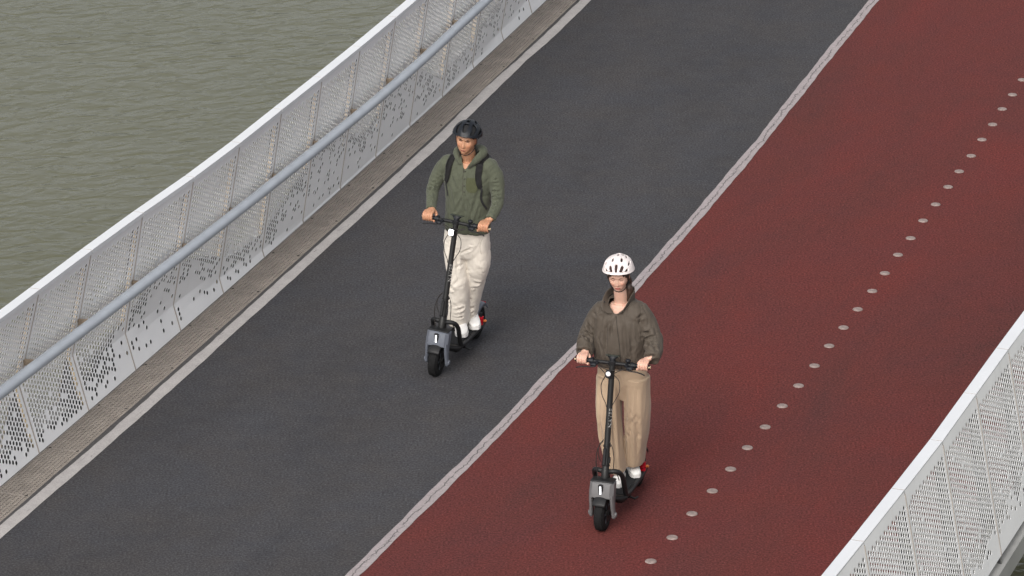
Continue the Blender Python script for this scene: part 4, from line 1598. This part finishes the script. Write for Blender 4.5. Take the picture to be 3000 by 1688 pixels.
for sy in (-1, 1): parts += hand_parts(grips[sy], sy, wr[sy], s=1.04)
for leg in ([(-.555, -.02, 1.0), (-.53, .01, .62), (-.61, -.035, .25)], [(-.565, .15, 1.0), (-.63, .11, .62), (-.785, .0, .25)]):
    parts.append(tube(smooth_path(leg, 5), list(np.linspace(.065, .034, 11)), 14))
BV, BN, BQ = remesh(parts, .0036, 1)
BV = creases(BV, BN, [((-.46, .07, 1.70), (-.47, .12, 1.76), .006, .002)])
body = fast_mesh('body', BV, BQ, M['skin_m'], man, True)
body_attrs(body, BV, inv, .245, [grips[1], grips[-1]])
hb_ = bvh_of(BV, BQ)
mdir = tuple(to(np.array([[-1.0, 0, 0]]))[0] - to(np.array([[0.0, 0, 0]]))[0])
face_bits(hb_, to, mdir, man, M['hair_m'], M['lash'], 'm', 1.02)
mouth_line(hb_, to, mdir, man, simple('mouth_dark_line', (.14, .045, .03), .6), .027, -.069, .005, .0038)  # dark red-brown line between the lips
hair_cap('hair', to, .245, .158, lambda x, y, z: (x < .088 and z > .080) or (x < .055 and z > .03) or (x < .012 and z > -.012) or (x < -.03 and z > -.075), M['hair_m'], man, .004, 3)

# pullover
sh = [rings(smooth_rings([(-.545, .080, 1.105, .116, .192), (-.548, .080, 1.13, .122, .197), (-.55, .083, 1.22, .124, .196), (-.548, .088, 1.36, .126, .192), (-.545, .092, 1.50, .132, .205),
                          (-.545, .095, 1.60, .126, .222), (-.545, .095, 1.68, .108, .208), (-.54, .096, 1.73, .088, .145), (-.532, .098, 1.765, .076, .088)]), 48)]
rad = np.interp(np.linspace(0, 1, 21), [0, .25, .5, .72, 1], [.082, .068, .056, .051, .040])
AR = [(-.545, -.080, 1.668), (-.535, -.150, 1.60), (-.505, -.203, 1.47), (-.44, -.192, 1.405), (-.328, -.158, 1.338)]
AL = [(-.545, .270, 1.678), (-.535, .335, 1.60), (-.505, .362, 1.465), (-.44, .378, 1.390), (-.328, .368, 1.318)]
for a_ in (AR, AL): sh.append(tube(smooth_path(a_, 5), list(rad), 18))
for sy, a_ in ((-1, AR), (1, AL)):                      # cuffs
    e = np.array(a_[-1]); d = np.array(a_[-2]) - e; d /= np.linalg.norm(d)
    sh.append(tube([e - d * .004, e + d * .03], .043, 18))
sh.append(sphere((-.545, -.085, 1.672), (.088, .078, .078))); sh.append(sphere((-.545, .275, 1.680), (.088, .076, .078)))
# hood lying on the shoulders
sh.append(tube(smooth_path([(-.452, .055, 1.712), (-.470, .020, 1.765), (-.53, -.005, 1.800), (-.61, .040, 1.800), (-.64, .105, 1.790), (-.61, .175, 1.805), (-.53, .215, 1.805), (-.455, .185, 1.765), (-.437, .125, 1.700)], 4),
               [r_ for r_ in np.interp(np.linspace(0, 1, 33), [0, .12, .3, .5, .7, .88, 1], [.014, .022, .032, .042, .046, .036, .016])], 14))
sh.append(sphere((-.645, .105, 1.735), (.065, .125, .095), 20, 14))
V, N, Q = remesh(sh, .0055, 3)
rg = np.random.default_rng(11)
cr = []
for sy, A in ((-1, AR), (1, AL)):
    A = [np.array(q) for q in A]
    for t0, cnt_, dep in ((1, 5, .006), (2, 9, .0075), (3, 8, .005)):
        for _ in range(cnt_):
            q = A[t0] * (1 - (u := rg.random() * .9)) + A[min(t0 + 1, 4)] * u
            ax_ = A[min(t0 + 1, 4)] - A[t0]; ax_ /= np.linalg.norm(ax_)
            th_ = rg.uniform(-1.9, 1.9); front = np.array([.8, sy * .2, .2])
            pr = np.cross(ax_, [math.cos(th_), math.sin(th_), .2]); pr /= np.linalg.norm(pr)
            c = q + np.array([.05, -.0 * sy, 0]) * 1.0
            cr.append((c - pr * .045 + ax_ * .02 * rg.uniform(-1, 1), c + pr * .045, .009, dep * rg.uniform(.5, 1.1)))
X = -.425
for p0, p1, w, d in [((X, .10, 1.46), (X, .02, 1.30), .012, .006), ((X, .11, 1.46), (X, .16, 1.28), .012, .006), ((X, .105, 1.45), (X, .10, 1.25), .010, .006),
                     ((X, .22, 1.50), (X, .14, 1.22), .014, .006), ((X, -.04, 1.52), (X, .00, 1.30), .014, .005), ((X, .24, 1.40), (X, .17, 1.18), .013, .007),
                     ((X, -.09, 1.35), (X, -.05, 1.18), .013, .006), ((X, .04, 1.28), (X, .02, 1.12), .011, .005), ((X, .15, 1.26), (X, .20, 1.12), .012, .006),
                     ((X, -.02, 1.62), (X, .03, 1.50), .012, .005), ((X, .27, 1.62), (X, .22, 1.48), .013, .006), ((X, -.10, 1.60), (X, -.03, 1.48), .013, .006),
                     ((X, .27, 1.30), (X, .20, 1.27), .010, .005), ((X, -.10, 1.25), (X, -.02, 1.22), .010, .005)]:
    cr.append((p0, p1, w, d))
V = V + N * (.0025 * value_noise(V, 38, 5) + ridged(V, 6, 34, 40, 16, .0040))[:, None]
V = creases(V, N, cr)
C = V[Q].mean(1)
dz = C[:, 2] - 1.675; dy = C[:, 1] - .098 - .15 * dz
hole = (C[:, 0] > -.50) & (dz > 0) & (abs(dy) < .006 + .52 * dz) & (C[:, 2] < 1.84)
SV, SQ = drop(V, Q, ~hole)
shirt = fast_mesh('pullover', SV, SQ, M['hoodie'], man, True)
sb = bvh_of(SV, SQ)
m_ = (C[:, 0] > -.48) & (C[:, 2] > 1.485) & (C[:, 2] < 1.615) & (C[:, 1] > .118) & (C[:, 1] < .215) & ((C[:, 2] > 1.52) | (np.hypot((C[:, 1] - .1665) / 1.35, C[:, 2] - 1.52) < .036))
PV, PQ = drop(V + N * .004, Q, m_)
fast_mesh('chest_pocket', PV, PQ, M['hoodie2'], man, True)
V_, F_ = ribbon(sb, [(-.42, .100, 1.685), (-.42, .103, 1.58), (-.42, .100, 1.455)], .030, .002, lift=.0015)
mesh('placket', V_, F_, M['hoodie'], man)
V_, F_ = ribbon(sb, [(-.42, .088, 1.685), (-.42, .090, 1.58), (-.42, .088, 1.455)], .003, .002, lift=.003)
mesh('placket_seam', V_, F_, M['seam'], man)
for z_ in (1.665, 1.60, 1.545, 1.49):
    h_ = sb.ray_cast(Vector((0, .102, z_)), Vector((-1, 0, 0)))
    if h_[0]:
        V_, F_ = sphere(tuple(h_[0] + Vector((.004, 0, 0))), (.004, .0075, .0075), 10, 8)
        mesh('button', V_, F_, M['button'], man, True)

# trousers
rg = np.random.default_rng(5)
tr = [rings(smooth_rings([(-.56, .076, 1.16, .105, .180), (-.56, .070, 1.06, .118, .192), (-.56, .066, .98, .124, .196), (-.557, .068, .905, .108, .178), (-.557, .068, .86, .08, .14)]), 44)]
RL = [(-.555, -.030, 1.0, .105, .098), (-.54, -.012, .80, .10, .096), (-.535, .008, .62, .092, .086), (-.555, .000, .47, .092, .082), (-.580, -.018, .345, .096, .084), (-.606, -.028, .262, .104, .084), (-.610, -.028, .230, .092, .076)]
LL = [(-.565, .165, 1.0, .105, .098), (-.58, .166, .80, .102, .094), (-.625, .122, .66, .098, .086), (-.68, .075, .52, .096, .080), (-.73, .025, .38, .098, .083), (-.77, -.008, .265, .098, .078), (-.775, -.010, .225, .088, .070)]
for L_ in (RL, LL): tr.append(rings(smooth_rings(L_), 36))
V, N, Q = remesh(tr, .0055, 3)
cr = []
for L_, sg in ((RL, -1), (LL, 1)):
    L_ = np.array(L_)
    for z0, z1, n_, dep in ((.24, .36, 2, .010), (.36, .50, 3, .010), (.50, .72, 4, .009), (.72, .95, 2, .005)):
        for _ in range(n_):
            z_ = rg.uniform(z0, z1)
            cx, cy, hx = (np.interp(z_, L_[::-1, 2], L_[::-1, q]) for q in (0, 1, 3))
            yy = cy + rg.uniform(-.06, .06); sl = rg.uniform(.2, 1.6) * (1 if rg.random() < .75 else -1) if z_ > .45 else rg.uniform(-.35, .35)
            ln = rg.uniform(.035, .085) / (1 + .5 * abs(sl))
            x_ = cx + hx * .9
            cr.append(((x_, yy - ln, z_ - ln * sl), (x_ - .01, yy + ln, z_ + ln * sl), rg.uniform(.009, .017), dep * rg.uniform(.5, 1)))
X = -.44
for p0, p1, w, d in [((X, .03, .96), (X, .03, .78), .014, .010), ((X, .05, .93), (X, .16, .99), .010, .006), ((X, .02, .93), (X, -.09, .99), .010, .006), ((X, .05, .90), (X, .15, .86), .010, .006),
                     ((X, .12, .88), (X, .24, .86), .009, .005), ((X, .14, 1.02), (X, .25, 1.00), .009, .004), ((X, -.02, 1.03), (X, -.11, 1.01), .009, .004), ((X + .03, .04, .74), (X - .02, .10, .62), .012, .009),
                     ((X, .10, .80), (X - .05, .17, .66), .014, .009)]:
    cr.append((p0, p1, w, d))
V = V + N * (.0035 * value_noise(V, 30, 8) + ridged(V, 9, 24, 24, 15, .0034))[:, None]
V = creases(V, N, cr)
fast_mesh('trousers', V, Q, M['cream'], man, True)
tb = bvh_of(V, Q)
V_, F_ = ribbon(tb, [(-.42, .235, 1.07), (-.42, .215, 1.02), (-.42, .225, .93)], .004, .001, lift=.0008)
mesh('pocket_seam', V_, F_, simple('cream_seam', (.40, .36, .31), .9), man)
shoe('shoe', (-.640, -.022), R(24), .186, M['white_shoe'], M['sole'], man, .325)
shoe('shoe', (-.835, .015), R(26), .186, M['white_shoe'], M['sole'], man, .31)

# helmet and backpack
hm = helmet('bicycle_helmet', to, 'm', M['helm_m'], M['liner'])
chin_strap(hm, to, .245, .158)
place_like(hm, M_POS, 20)
tag(hm, 'black vented helmet on the head of the man in olive', 'helmet', 'helmets worn by the riders')
bp = thing('backpack', M_POS, local_rot(20), label='black backpack worn by the man, its straps over his olive pullover', cat='backpack')
mb = MB()
mb.box((-.735, .098, 1.49), (.125, .29, .43), Matrix.Rotation(R(-4), 3, 'Y'), .045)
mb.box((-.805, .098, 1.43), (.05, .23, .25), Matrix.Rotation(R(-4), 3, 'Y'), .020)
mb.build('bag', M['pack'], bp, False)


def strap_near(name, bvh, pts, width, th, mat, parent, lift=.004, k=5):
    P = [Vector(p) for p in smooth_path(pts, k)]
    C = []; Ns = []
    for p in P:
        h = bvh.find_nearest(p); C.append(h[0]); Ns.append((p - Vector((-.56, .095, 1.45))).normalized() * .6 + h[1] * .4)
    C = [(C[max(i - 1, 0)] + C[i] * 2 + C[min(i + 1, len(C) - 1)]) / 4 for i in range(len(C))]
    Ns = [n_.normalized() for n_ in Ns]
    V = []; m = len(C); F = []
    for i in range(m):
        T = (C[min(i + 1, m - 1)] - C[max(i - 1, 0)]).normalized()
        n_ = (Ns[i] - T * Ns[i].dot(T)).normalized(); B = T.cross(n_)
        w = float(np.interp(i / (m - 1), np.linspace(0, 1, len(width)), width))
        for sx, sz in ((-1, 0), (-.85, 1), (.85, 1), (1, 0)):
            V.append(C[i] + n_ * (lift + th * sz) + B * (w / 2 * sx))
    for i in range(m - 1):
        for q in range(3): F.append((i * 4 + q, i * 4 + q + 1, i * 4 + 5 + q, i * 4 + 4 + q))
        F.append((i * 4 + 3, i * 4, i * 4 + 4, i * 4 + 7))
    return mesh(name, V, F, mat, parent)


s1 = strap_near('shoulder_strap', sb, [(-.66, .02, 1.70), (-.60, -.005, 1.775), (-.53, -.020, 1.775), (-.46, -.040, 1.70), (-.42, -.062, 1.60), (-.42, -.075, 1.55)], [.055, .06, .06, .055, .042], .011, M['strap'], bp)
s2_ = strap_near('shoulder_strap', sb, [(-.66, .18, 1.70), (-.60, .205, 1.785), (-.53, .225, 1.790), (-.46, .218, 1.70), (-.42, .222, 1.60), (-.42, .240, 1.53)], [.055, .06, .06, .055, .042], .011, M['strap'], bp)
strap_near('webbing', sb, [(-.42, -.075, 1.57), (-.42, -.080, 1.50), (-.42, -.078, 1.42)], [.018, .018], .003, M['webbing'], bp)
strap_near('webbing', sb, [(-.42, .238, 1.56), (-.42, .255, 1.48), (-.43, .262, 1.40), (-.50, .270, 1.33)], [.020, .018], .003, M['webbing'], bp)
strap_near('piping', sb, [(-.60, -.020, 1.790), (-.53, -.040, 1.785), (-.45, -.062, 1.70), (-.42, -.082, 1.60)], [.007, .007], .014, M['webbing'], bp)
strap_near('piping', sb, [(-.60, .190, 1.800), (-.53, .205, 1.805), (-.45, .200, 1.70), (-.42, .205, 1.60)], [.007, .007], .014, M['webbing'], bp)

# ================================================================== the woman
wom = person_root(W_POS, 18, 'woman in brown-grey jacket and khaki wide trousers riding a scooter on the red lane')
hp, to, inv = head_geo((-.448, -.022, 1.917), R(14), R(9), R(2), .228, .150, 'f')
grips = {-1: (-.235, -.240, 1.284), 1: (-.235, .246, 1.286)}
wr = {-1: (-.325, -.246, 1.330), 1: (-.325, .285, 1.340)}
parts = list(hp)
parts.append(tube(smooth_path([(-.55, -.018, 1.58), (-.525, -.018, 1.69), (-.485, -.020, 1.79), (-.465, -.020, 1.87)], 4), list(np.interp(np.linspace(0, 1, 13), [0, .4, .7, 1], [.075, .056, .048, .046])), 20))
parts.append(rings(smooth_rings([(-.51, -.01, 1.0, .09, .15), (-.51, -.012, 1.2, .085, .13), (-.51, -.015, 1.42, .105, .15), (-.515, -.018, 1.55, .100, .160), (-.52, -.018, 1.625, .084, .125), (-.520, -.018, 1.67, .070, .080)])))
AR = [(-.52, -.140, 1.610), (-.52, -.200, 1.54), (-.50, -.272, 1.405), (-.41, -.268, 1.340), (-.318, -.247, 1.310)]
AL = [(-.52, .105, 1.622), (-.52, .165, 1.555), (-.50, .240, 1.425), (-.41, .280, 1.360), (-.318, .286, 1.322)]
for A, sy in ((AR, -1), (AL, 1)):
    parts.append(tube(smooth_path([tuple(np.array(A[0]) + (0, -sy * .05, -.03)), A[1], A[2], A[3], wr[sy]], 4), list(np.linspace(.036, .024, 17)), 14))
for sy in (-1, 1): parts += hand_parts(grips[sy], sy, wr[sy], s=.92)
for leg in ([(-.50, -.08, 1.05), (-.525, -.08, .62), (-.575, -.035, .24)], [(-.52, .09, 1.05), (-.64, .08, .62), (-.785, .0, .24)]):
    parts.append(tube(smooth_path(leg, 5), list(np.linspace(.062, .030, 11)), 14))
BV, BN, BQ = remesh(parts, .0034, 1)
BV = creases(BV, BN, [((-.43, -.075, 1.655), (-.445, -.03, 1.645), .006, .002), ((-.43, .04, 1.655), (-.445, -.008, 1.645), .006, .002)])
body = fast_mesh('body', BV, BQ, M['skin_w'], wom, True)
body_attrs(body, BV, inv, .228, [grips[1], grips[-1]])
hb_ = bvh_of(BV, BQ)
mdir = tuple(to(np.array([[-1.0, 0, 0]]))[0] - to(np.array([[0.0, 0, 0]]))[0])
face_bits(hb_, to, mdir, wom, M['brow_w'], M['lash_w'], 'f', .95)
mouth_line(hb_, to, mdir, wom, simple('mouth_line', (.22, .035, .035), .6), .021, -.0635, .002, .0026)
hair_cap('hair', to, .228, .146, lambda x, y, z: (x < .086 and z > .066) or (x < .074 and z > .040 and abs(y) > .034) or (x < .056 and z > .014) or (x < .034 and z > -.016) or (x < -.018 and z > -.085), M['hair_w'], wom, .009, 4)
pt = [tuple(q) for q in to(np.array(smooth_path([(-.050, .020, -.02), (-.072, .034, -.06), (-.080, .042, -.11), (-.088, .040, -.17)], 4)))]
V_, F_ = tube(pt, list(np.interp(np.linspace(0, 1, 13), [0, .3, 1], [.042, .046, .030])), 12)
mesh('ponytail', V_, F_, M['hair_w'], wom, True)
pt = [tuple(q) for q in to(np.array(smooth_path([(-.030, .062, -.020), (-.044, .070, -.070), (-.056, .066, -.115), (-.070, .056, -.16)], 4)))]
V_, F_ = tube(pt, list(np.interp(np.linspace(0, 1, 13), [0, .3, 1], [.016, .024, .020])), 10)
mesh('hair_strand', V_, F_, M['hair_w'], wom, True)
V_, F_ = tube([(-.50, .036, 1.845), (-.515, .046, 1.80), (-.52, .044, 1.75), (-.52, .030, 1.70)], [.018, .030, .033, .026], 12)
mesh('hair_strand', V_, F_, M['hair_w'], wom, True)

jk = [rings(smooth_rings([(-.505, -.016, 1.172, .122, .190), (-.505, -.016, 1.19, .132, .198), (-.508, -.016, 1.27, .145, .214), (-.510, -.018, 1.38, .146, .214), (-.515, -.020, 1.50, .140, .212),
                          (-.52, -.020, 1.59, .124, .205), (-.522, -.020, 1.655, .104, .170), (-.520, -.019, 1.695, .086, .118), (-.518, -.018, 1.715, .078, .092)]), 48)]
jk.append(sphere((-.52, -.132, 1.600), (.098, .088, .086))); jk.append(sphere((-.52, .098, 1.612), (.098, .088, .086)))
rad = np.interp(np.linspace(0, 1, 21), [0, .25, .5, .72, .9, 1], [.085, .082, .072, .067, .062, .060])
for A in (AR, AL): jk.append(tube(smooth_path(A, 5), list(rad), 18))
V, N, Q = remesh(jk, .0055, 3)
rg = np.random.default_rng(21)
cr = []
for sy, A in ((-1, AR), (1, AL)):
    A = [np.array(q) for q in A]
    for t0, cnt_, dep in ((0, 3, .007), (1, 5, .010), (2, 9, .010), (3, 6, .006)):
        for _ in range(cnt_):
            u = rg.random() * .9
            q = A[t0] * (1 - u) + A[t0 + 1] * u
            ax_ = A[t0 + 1] - A[t0]; ax_ /= np.linalg.norm(ax_)
            pr = np.cross(ax_, [1, 0, .1]); pr /= np.linalg.norm(pr)
            c = q + np.array([.075, 0, .01])
            an = rg.uniform(-1, 1)
            dd = pr * math.cos(an) + ax_ * math.sin(an)
            cr.append((c - dd * .06, c + dd * .06, .012, dep * rg.uniform(.5, 1.1)))
X = -.375
for p0, p1, w, d in [((X, -.10, 1.60), (X, -.09, 1.22), .014, .008), ((X, -.15, 1.55), (X, -.17, 1.25), .014, .008), ((X, -.06, 1.56), (X, -.04, 1.24), .012, .007), ((X, .04, 1.55), (X, .07, 1.25), .014, .008),
                     ((X, .10, 1.60), (X, .12, 1.25), .014, .009), ((X, .15, 1.50), (X, .15, 1.22), .013, .008), ((X, -.13, 1.35), (X, -.09, 1.19), .010, .006), ((X, .0, 1.34), (X, .02, 1.19), .010, .006),
                     ((X, .08, 1.30), (X, .06, 1.19), .010, .006), ((X, -.03, 1.62), (X, -.10, 1.50), .010, .006), ((X, .02, 1.62), (X, .10, 1.52), .011, .006), ((X, -.18, 1.45), (X, -.12, 1.33), .012, .007),
                     ((X, .17, 1.42), (X, .10, 1.34), .012, .007)]:
    cr.append((p0, p1, w, d))
cr.append(((-.38, -.060, 1.59), (-.38, -.052, 1.19), .008, .007))
V = V + N * (.004 * value_noise(V, 30, 15) + ridged(V, 16, 30, 38, 13, .0058))[:, None]
V = creases(V, N, cr)
C = V[Q].mean(1)
dz = C[:, 2] - 1.618; dy = C[:, 1] + .030 - .12 * dz
hole = (C[:, 0] > -.50) & (dz > 0) & (abs(dy) < .012 + .95 * dz) & (abs(dy) < .080)
JV, JQ = drop(V, Q, ~hole)
fast_mesh('jacket', JV, JQ, M['jacket'], wom, True)
jb = bvh_of(JV, JQ)
# open stand collar: outer cloth and lining
base = smooth_path([(-.412, -.040, 1.612), (-.422, -.086, 1.655), (-.465, -.108, 1.690), (-.53, -.118, 1.712), (-.590, -.075, 1.722), (-.600, -.018, 1.725), (-.585, .045, 1.722), (-.53, .085, 1.715), (-.465, .070, 1.692), (-.422, .040, 1.655), (-.409, -.018, 1.608)], 5)
top = smooth_path([(-.385, -.095, 1.622), (-.380, -.135, 1.668), (-.425, -.138, 1.735), (-.50, -.122, 1.775), (-.585, -.080, 1.790), (-.605, -.018, 1.795), (-.585, .050, 1.795), (-.515, .088, 1.795), (-.440, .082, 1.765), (-.398, .058, 1.705), (-.386, .022, 1.640)], 5)
nr = 5
V_ = []
for b0, t0 in zip(base, top):
    for q in range(nr + 1):
        u = q / nr
        V_.append(b0 * (1 - u) + t0 * u + np.array([-.004, 0, 0]) * math.sin(u * PI))
m_ = len(base)
F_ = [(i * (nr + 1) + q, i * (nr + 1) + q + 1, (i + 1) * (nr + 1) + q + 1, (i + 1) * (nr + 1) + q) for i in range(m_ - 1) for q in range(nr)]
o = mesh('collar', V_, F_, M['jacket'], wom, True)
o.modifiers.new('thick', 'SOLIDIFY').thickness = .005
V_, F_ = ribbon(jb, [(-.38, -.028, 1.604), (-.38, -.012, 1.54), (-.38, .006, 1.44), (-.38, .020, 1.33), (-.38, .030, 1.185)], .006, .0035, lift=.000)
mesh('front_seam', V_, F_, M['seam'], wom)
V_, F_ = ribbon(jb, [(-.38, -.19, 1.212), (-.38, -.08, 1.205), (-.38, .05, 1.205), (-.38, .16, 1.212)], .003, .001, lift=.0004)
mesh('hem_seam', V_, F_, M['seam'], wom)
h_ = jb.find_nearest(Vector((-.40, -.125, 1.70)))
V_, F_ = sphere((-.395, -.118, 1.712), (.004, .006, .006), 10, 8)
mesh('snap_button', V_, F_, M['helm_m'], wom, True)

rg = np.random.default_rng(31)
tr = [rings(smooth_rings([(-.51, -.008, 1.24, .10, .165), (-.51, -.006, 1.15, .112, .192), (-.515, -.004, 1.05, .106, .196), (-.52, 0, .965, .088, .175), (-.525, 0, .89, .060, .130)]), 44)]
RL = [(-.50, -.098, 1.08, .115, .104), (-.50, -.106, .95, .120, .098), (-.505, -.110, .80, .125, .095), (-.525, -.098, .60, .118, .087), (-.550, -.076, .41, .115, .077), (-.568, -.056, .268, .118, .068)]
LL = [(-.52, .100, 1.08, .115, .104), (-.545, .104, .95, .120, .096), (-.585, .101, .79, .125, .095), (-.640, .082, .59, .120, .087), (-.695, .050, .41, .116, .080), (-.735, .034, .272, .116, .072)]
for L_ in (RL, LL): tr.append(rings(smooth_rings(L_), 36, 2.6))
V, N, Q = remesh(tr, .0055, 3)
cr = []
for L_, ys_ in ((RL, (-.055, -.01, .045)), (LL, (-.05, .0, .05))):
    L_ = np.array(L_)
    for dy_ in ys_:
        q0 = [np.interp(1.02, L_[::-1, 2], L_[::-1, q]) for q in (0, 1, 3)]; q1 = [np.interp(.32, L_[::-1, 2], L_[::-1, q]) for q in (0, 1, 3)]
        cr.append(((q0[0] + q0[2], q0[1] + dy_ * .8, 1.02), (q1[0] + q1[2], q1[1] + dy_ * 1.1, .32), .015, .009 * rg.uniform(.6, 1.2)))
    for _ in range(8):
        z_ = rg.uniform(.35, .95)
        cx, cy, hx = (np.interp(z_, L_[::-1, 2], L_[::-1, q]) for q in (0, 1, 3))
        yy = cy + rg.uniform(-.05, .05); sl = rg.uniform(1.0, 3.0) * rg.choice([-1, 1]); ln = rg.uniform(.015, .03)
        cr.append(((cx + hx * .95, yy - ln * .6, z_ - ln * sl * 1.3), (cx + hx * .95, yy + ln * .6, z_ + ln * sl * 1.3), .010, .0035))
cr.append(((-.39, .002, 1.10), (-.38, .004, .90), .014, .010))
V = V + N * (.0035 * value_noise(V * [1, 1, .25], 30, 18) + ridged(V, 19, 26, 30, 2.5, .0030))[:, None]
V = creases(V, N, cr)
fast_mesh('trousers', V, Q, M['khaki'], wom, True)
shoe('shoe', (-.575, -.035), R(9), .186, M['white_shoe'], M['sole'], wom, .262)
shoe('shoe', (-.795, -.005), R(28), .186, M['white_shoe'], M['sole'], wom, .262)
hm = helmet('bicycle_helmet', to, 'w', M['helm_w'], M['liner_w'])
chin_strap(hm, to, .228, .146)
place_like(hm, W_POS, 18)
tag(hm, 'white ribbed helmet on the head of the woman in the brown-grey jacket', 'helmet', 'helmets worn by the riders')
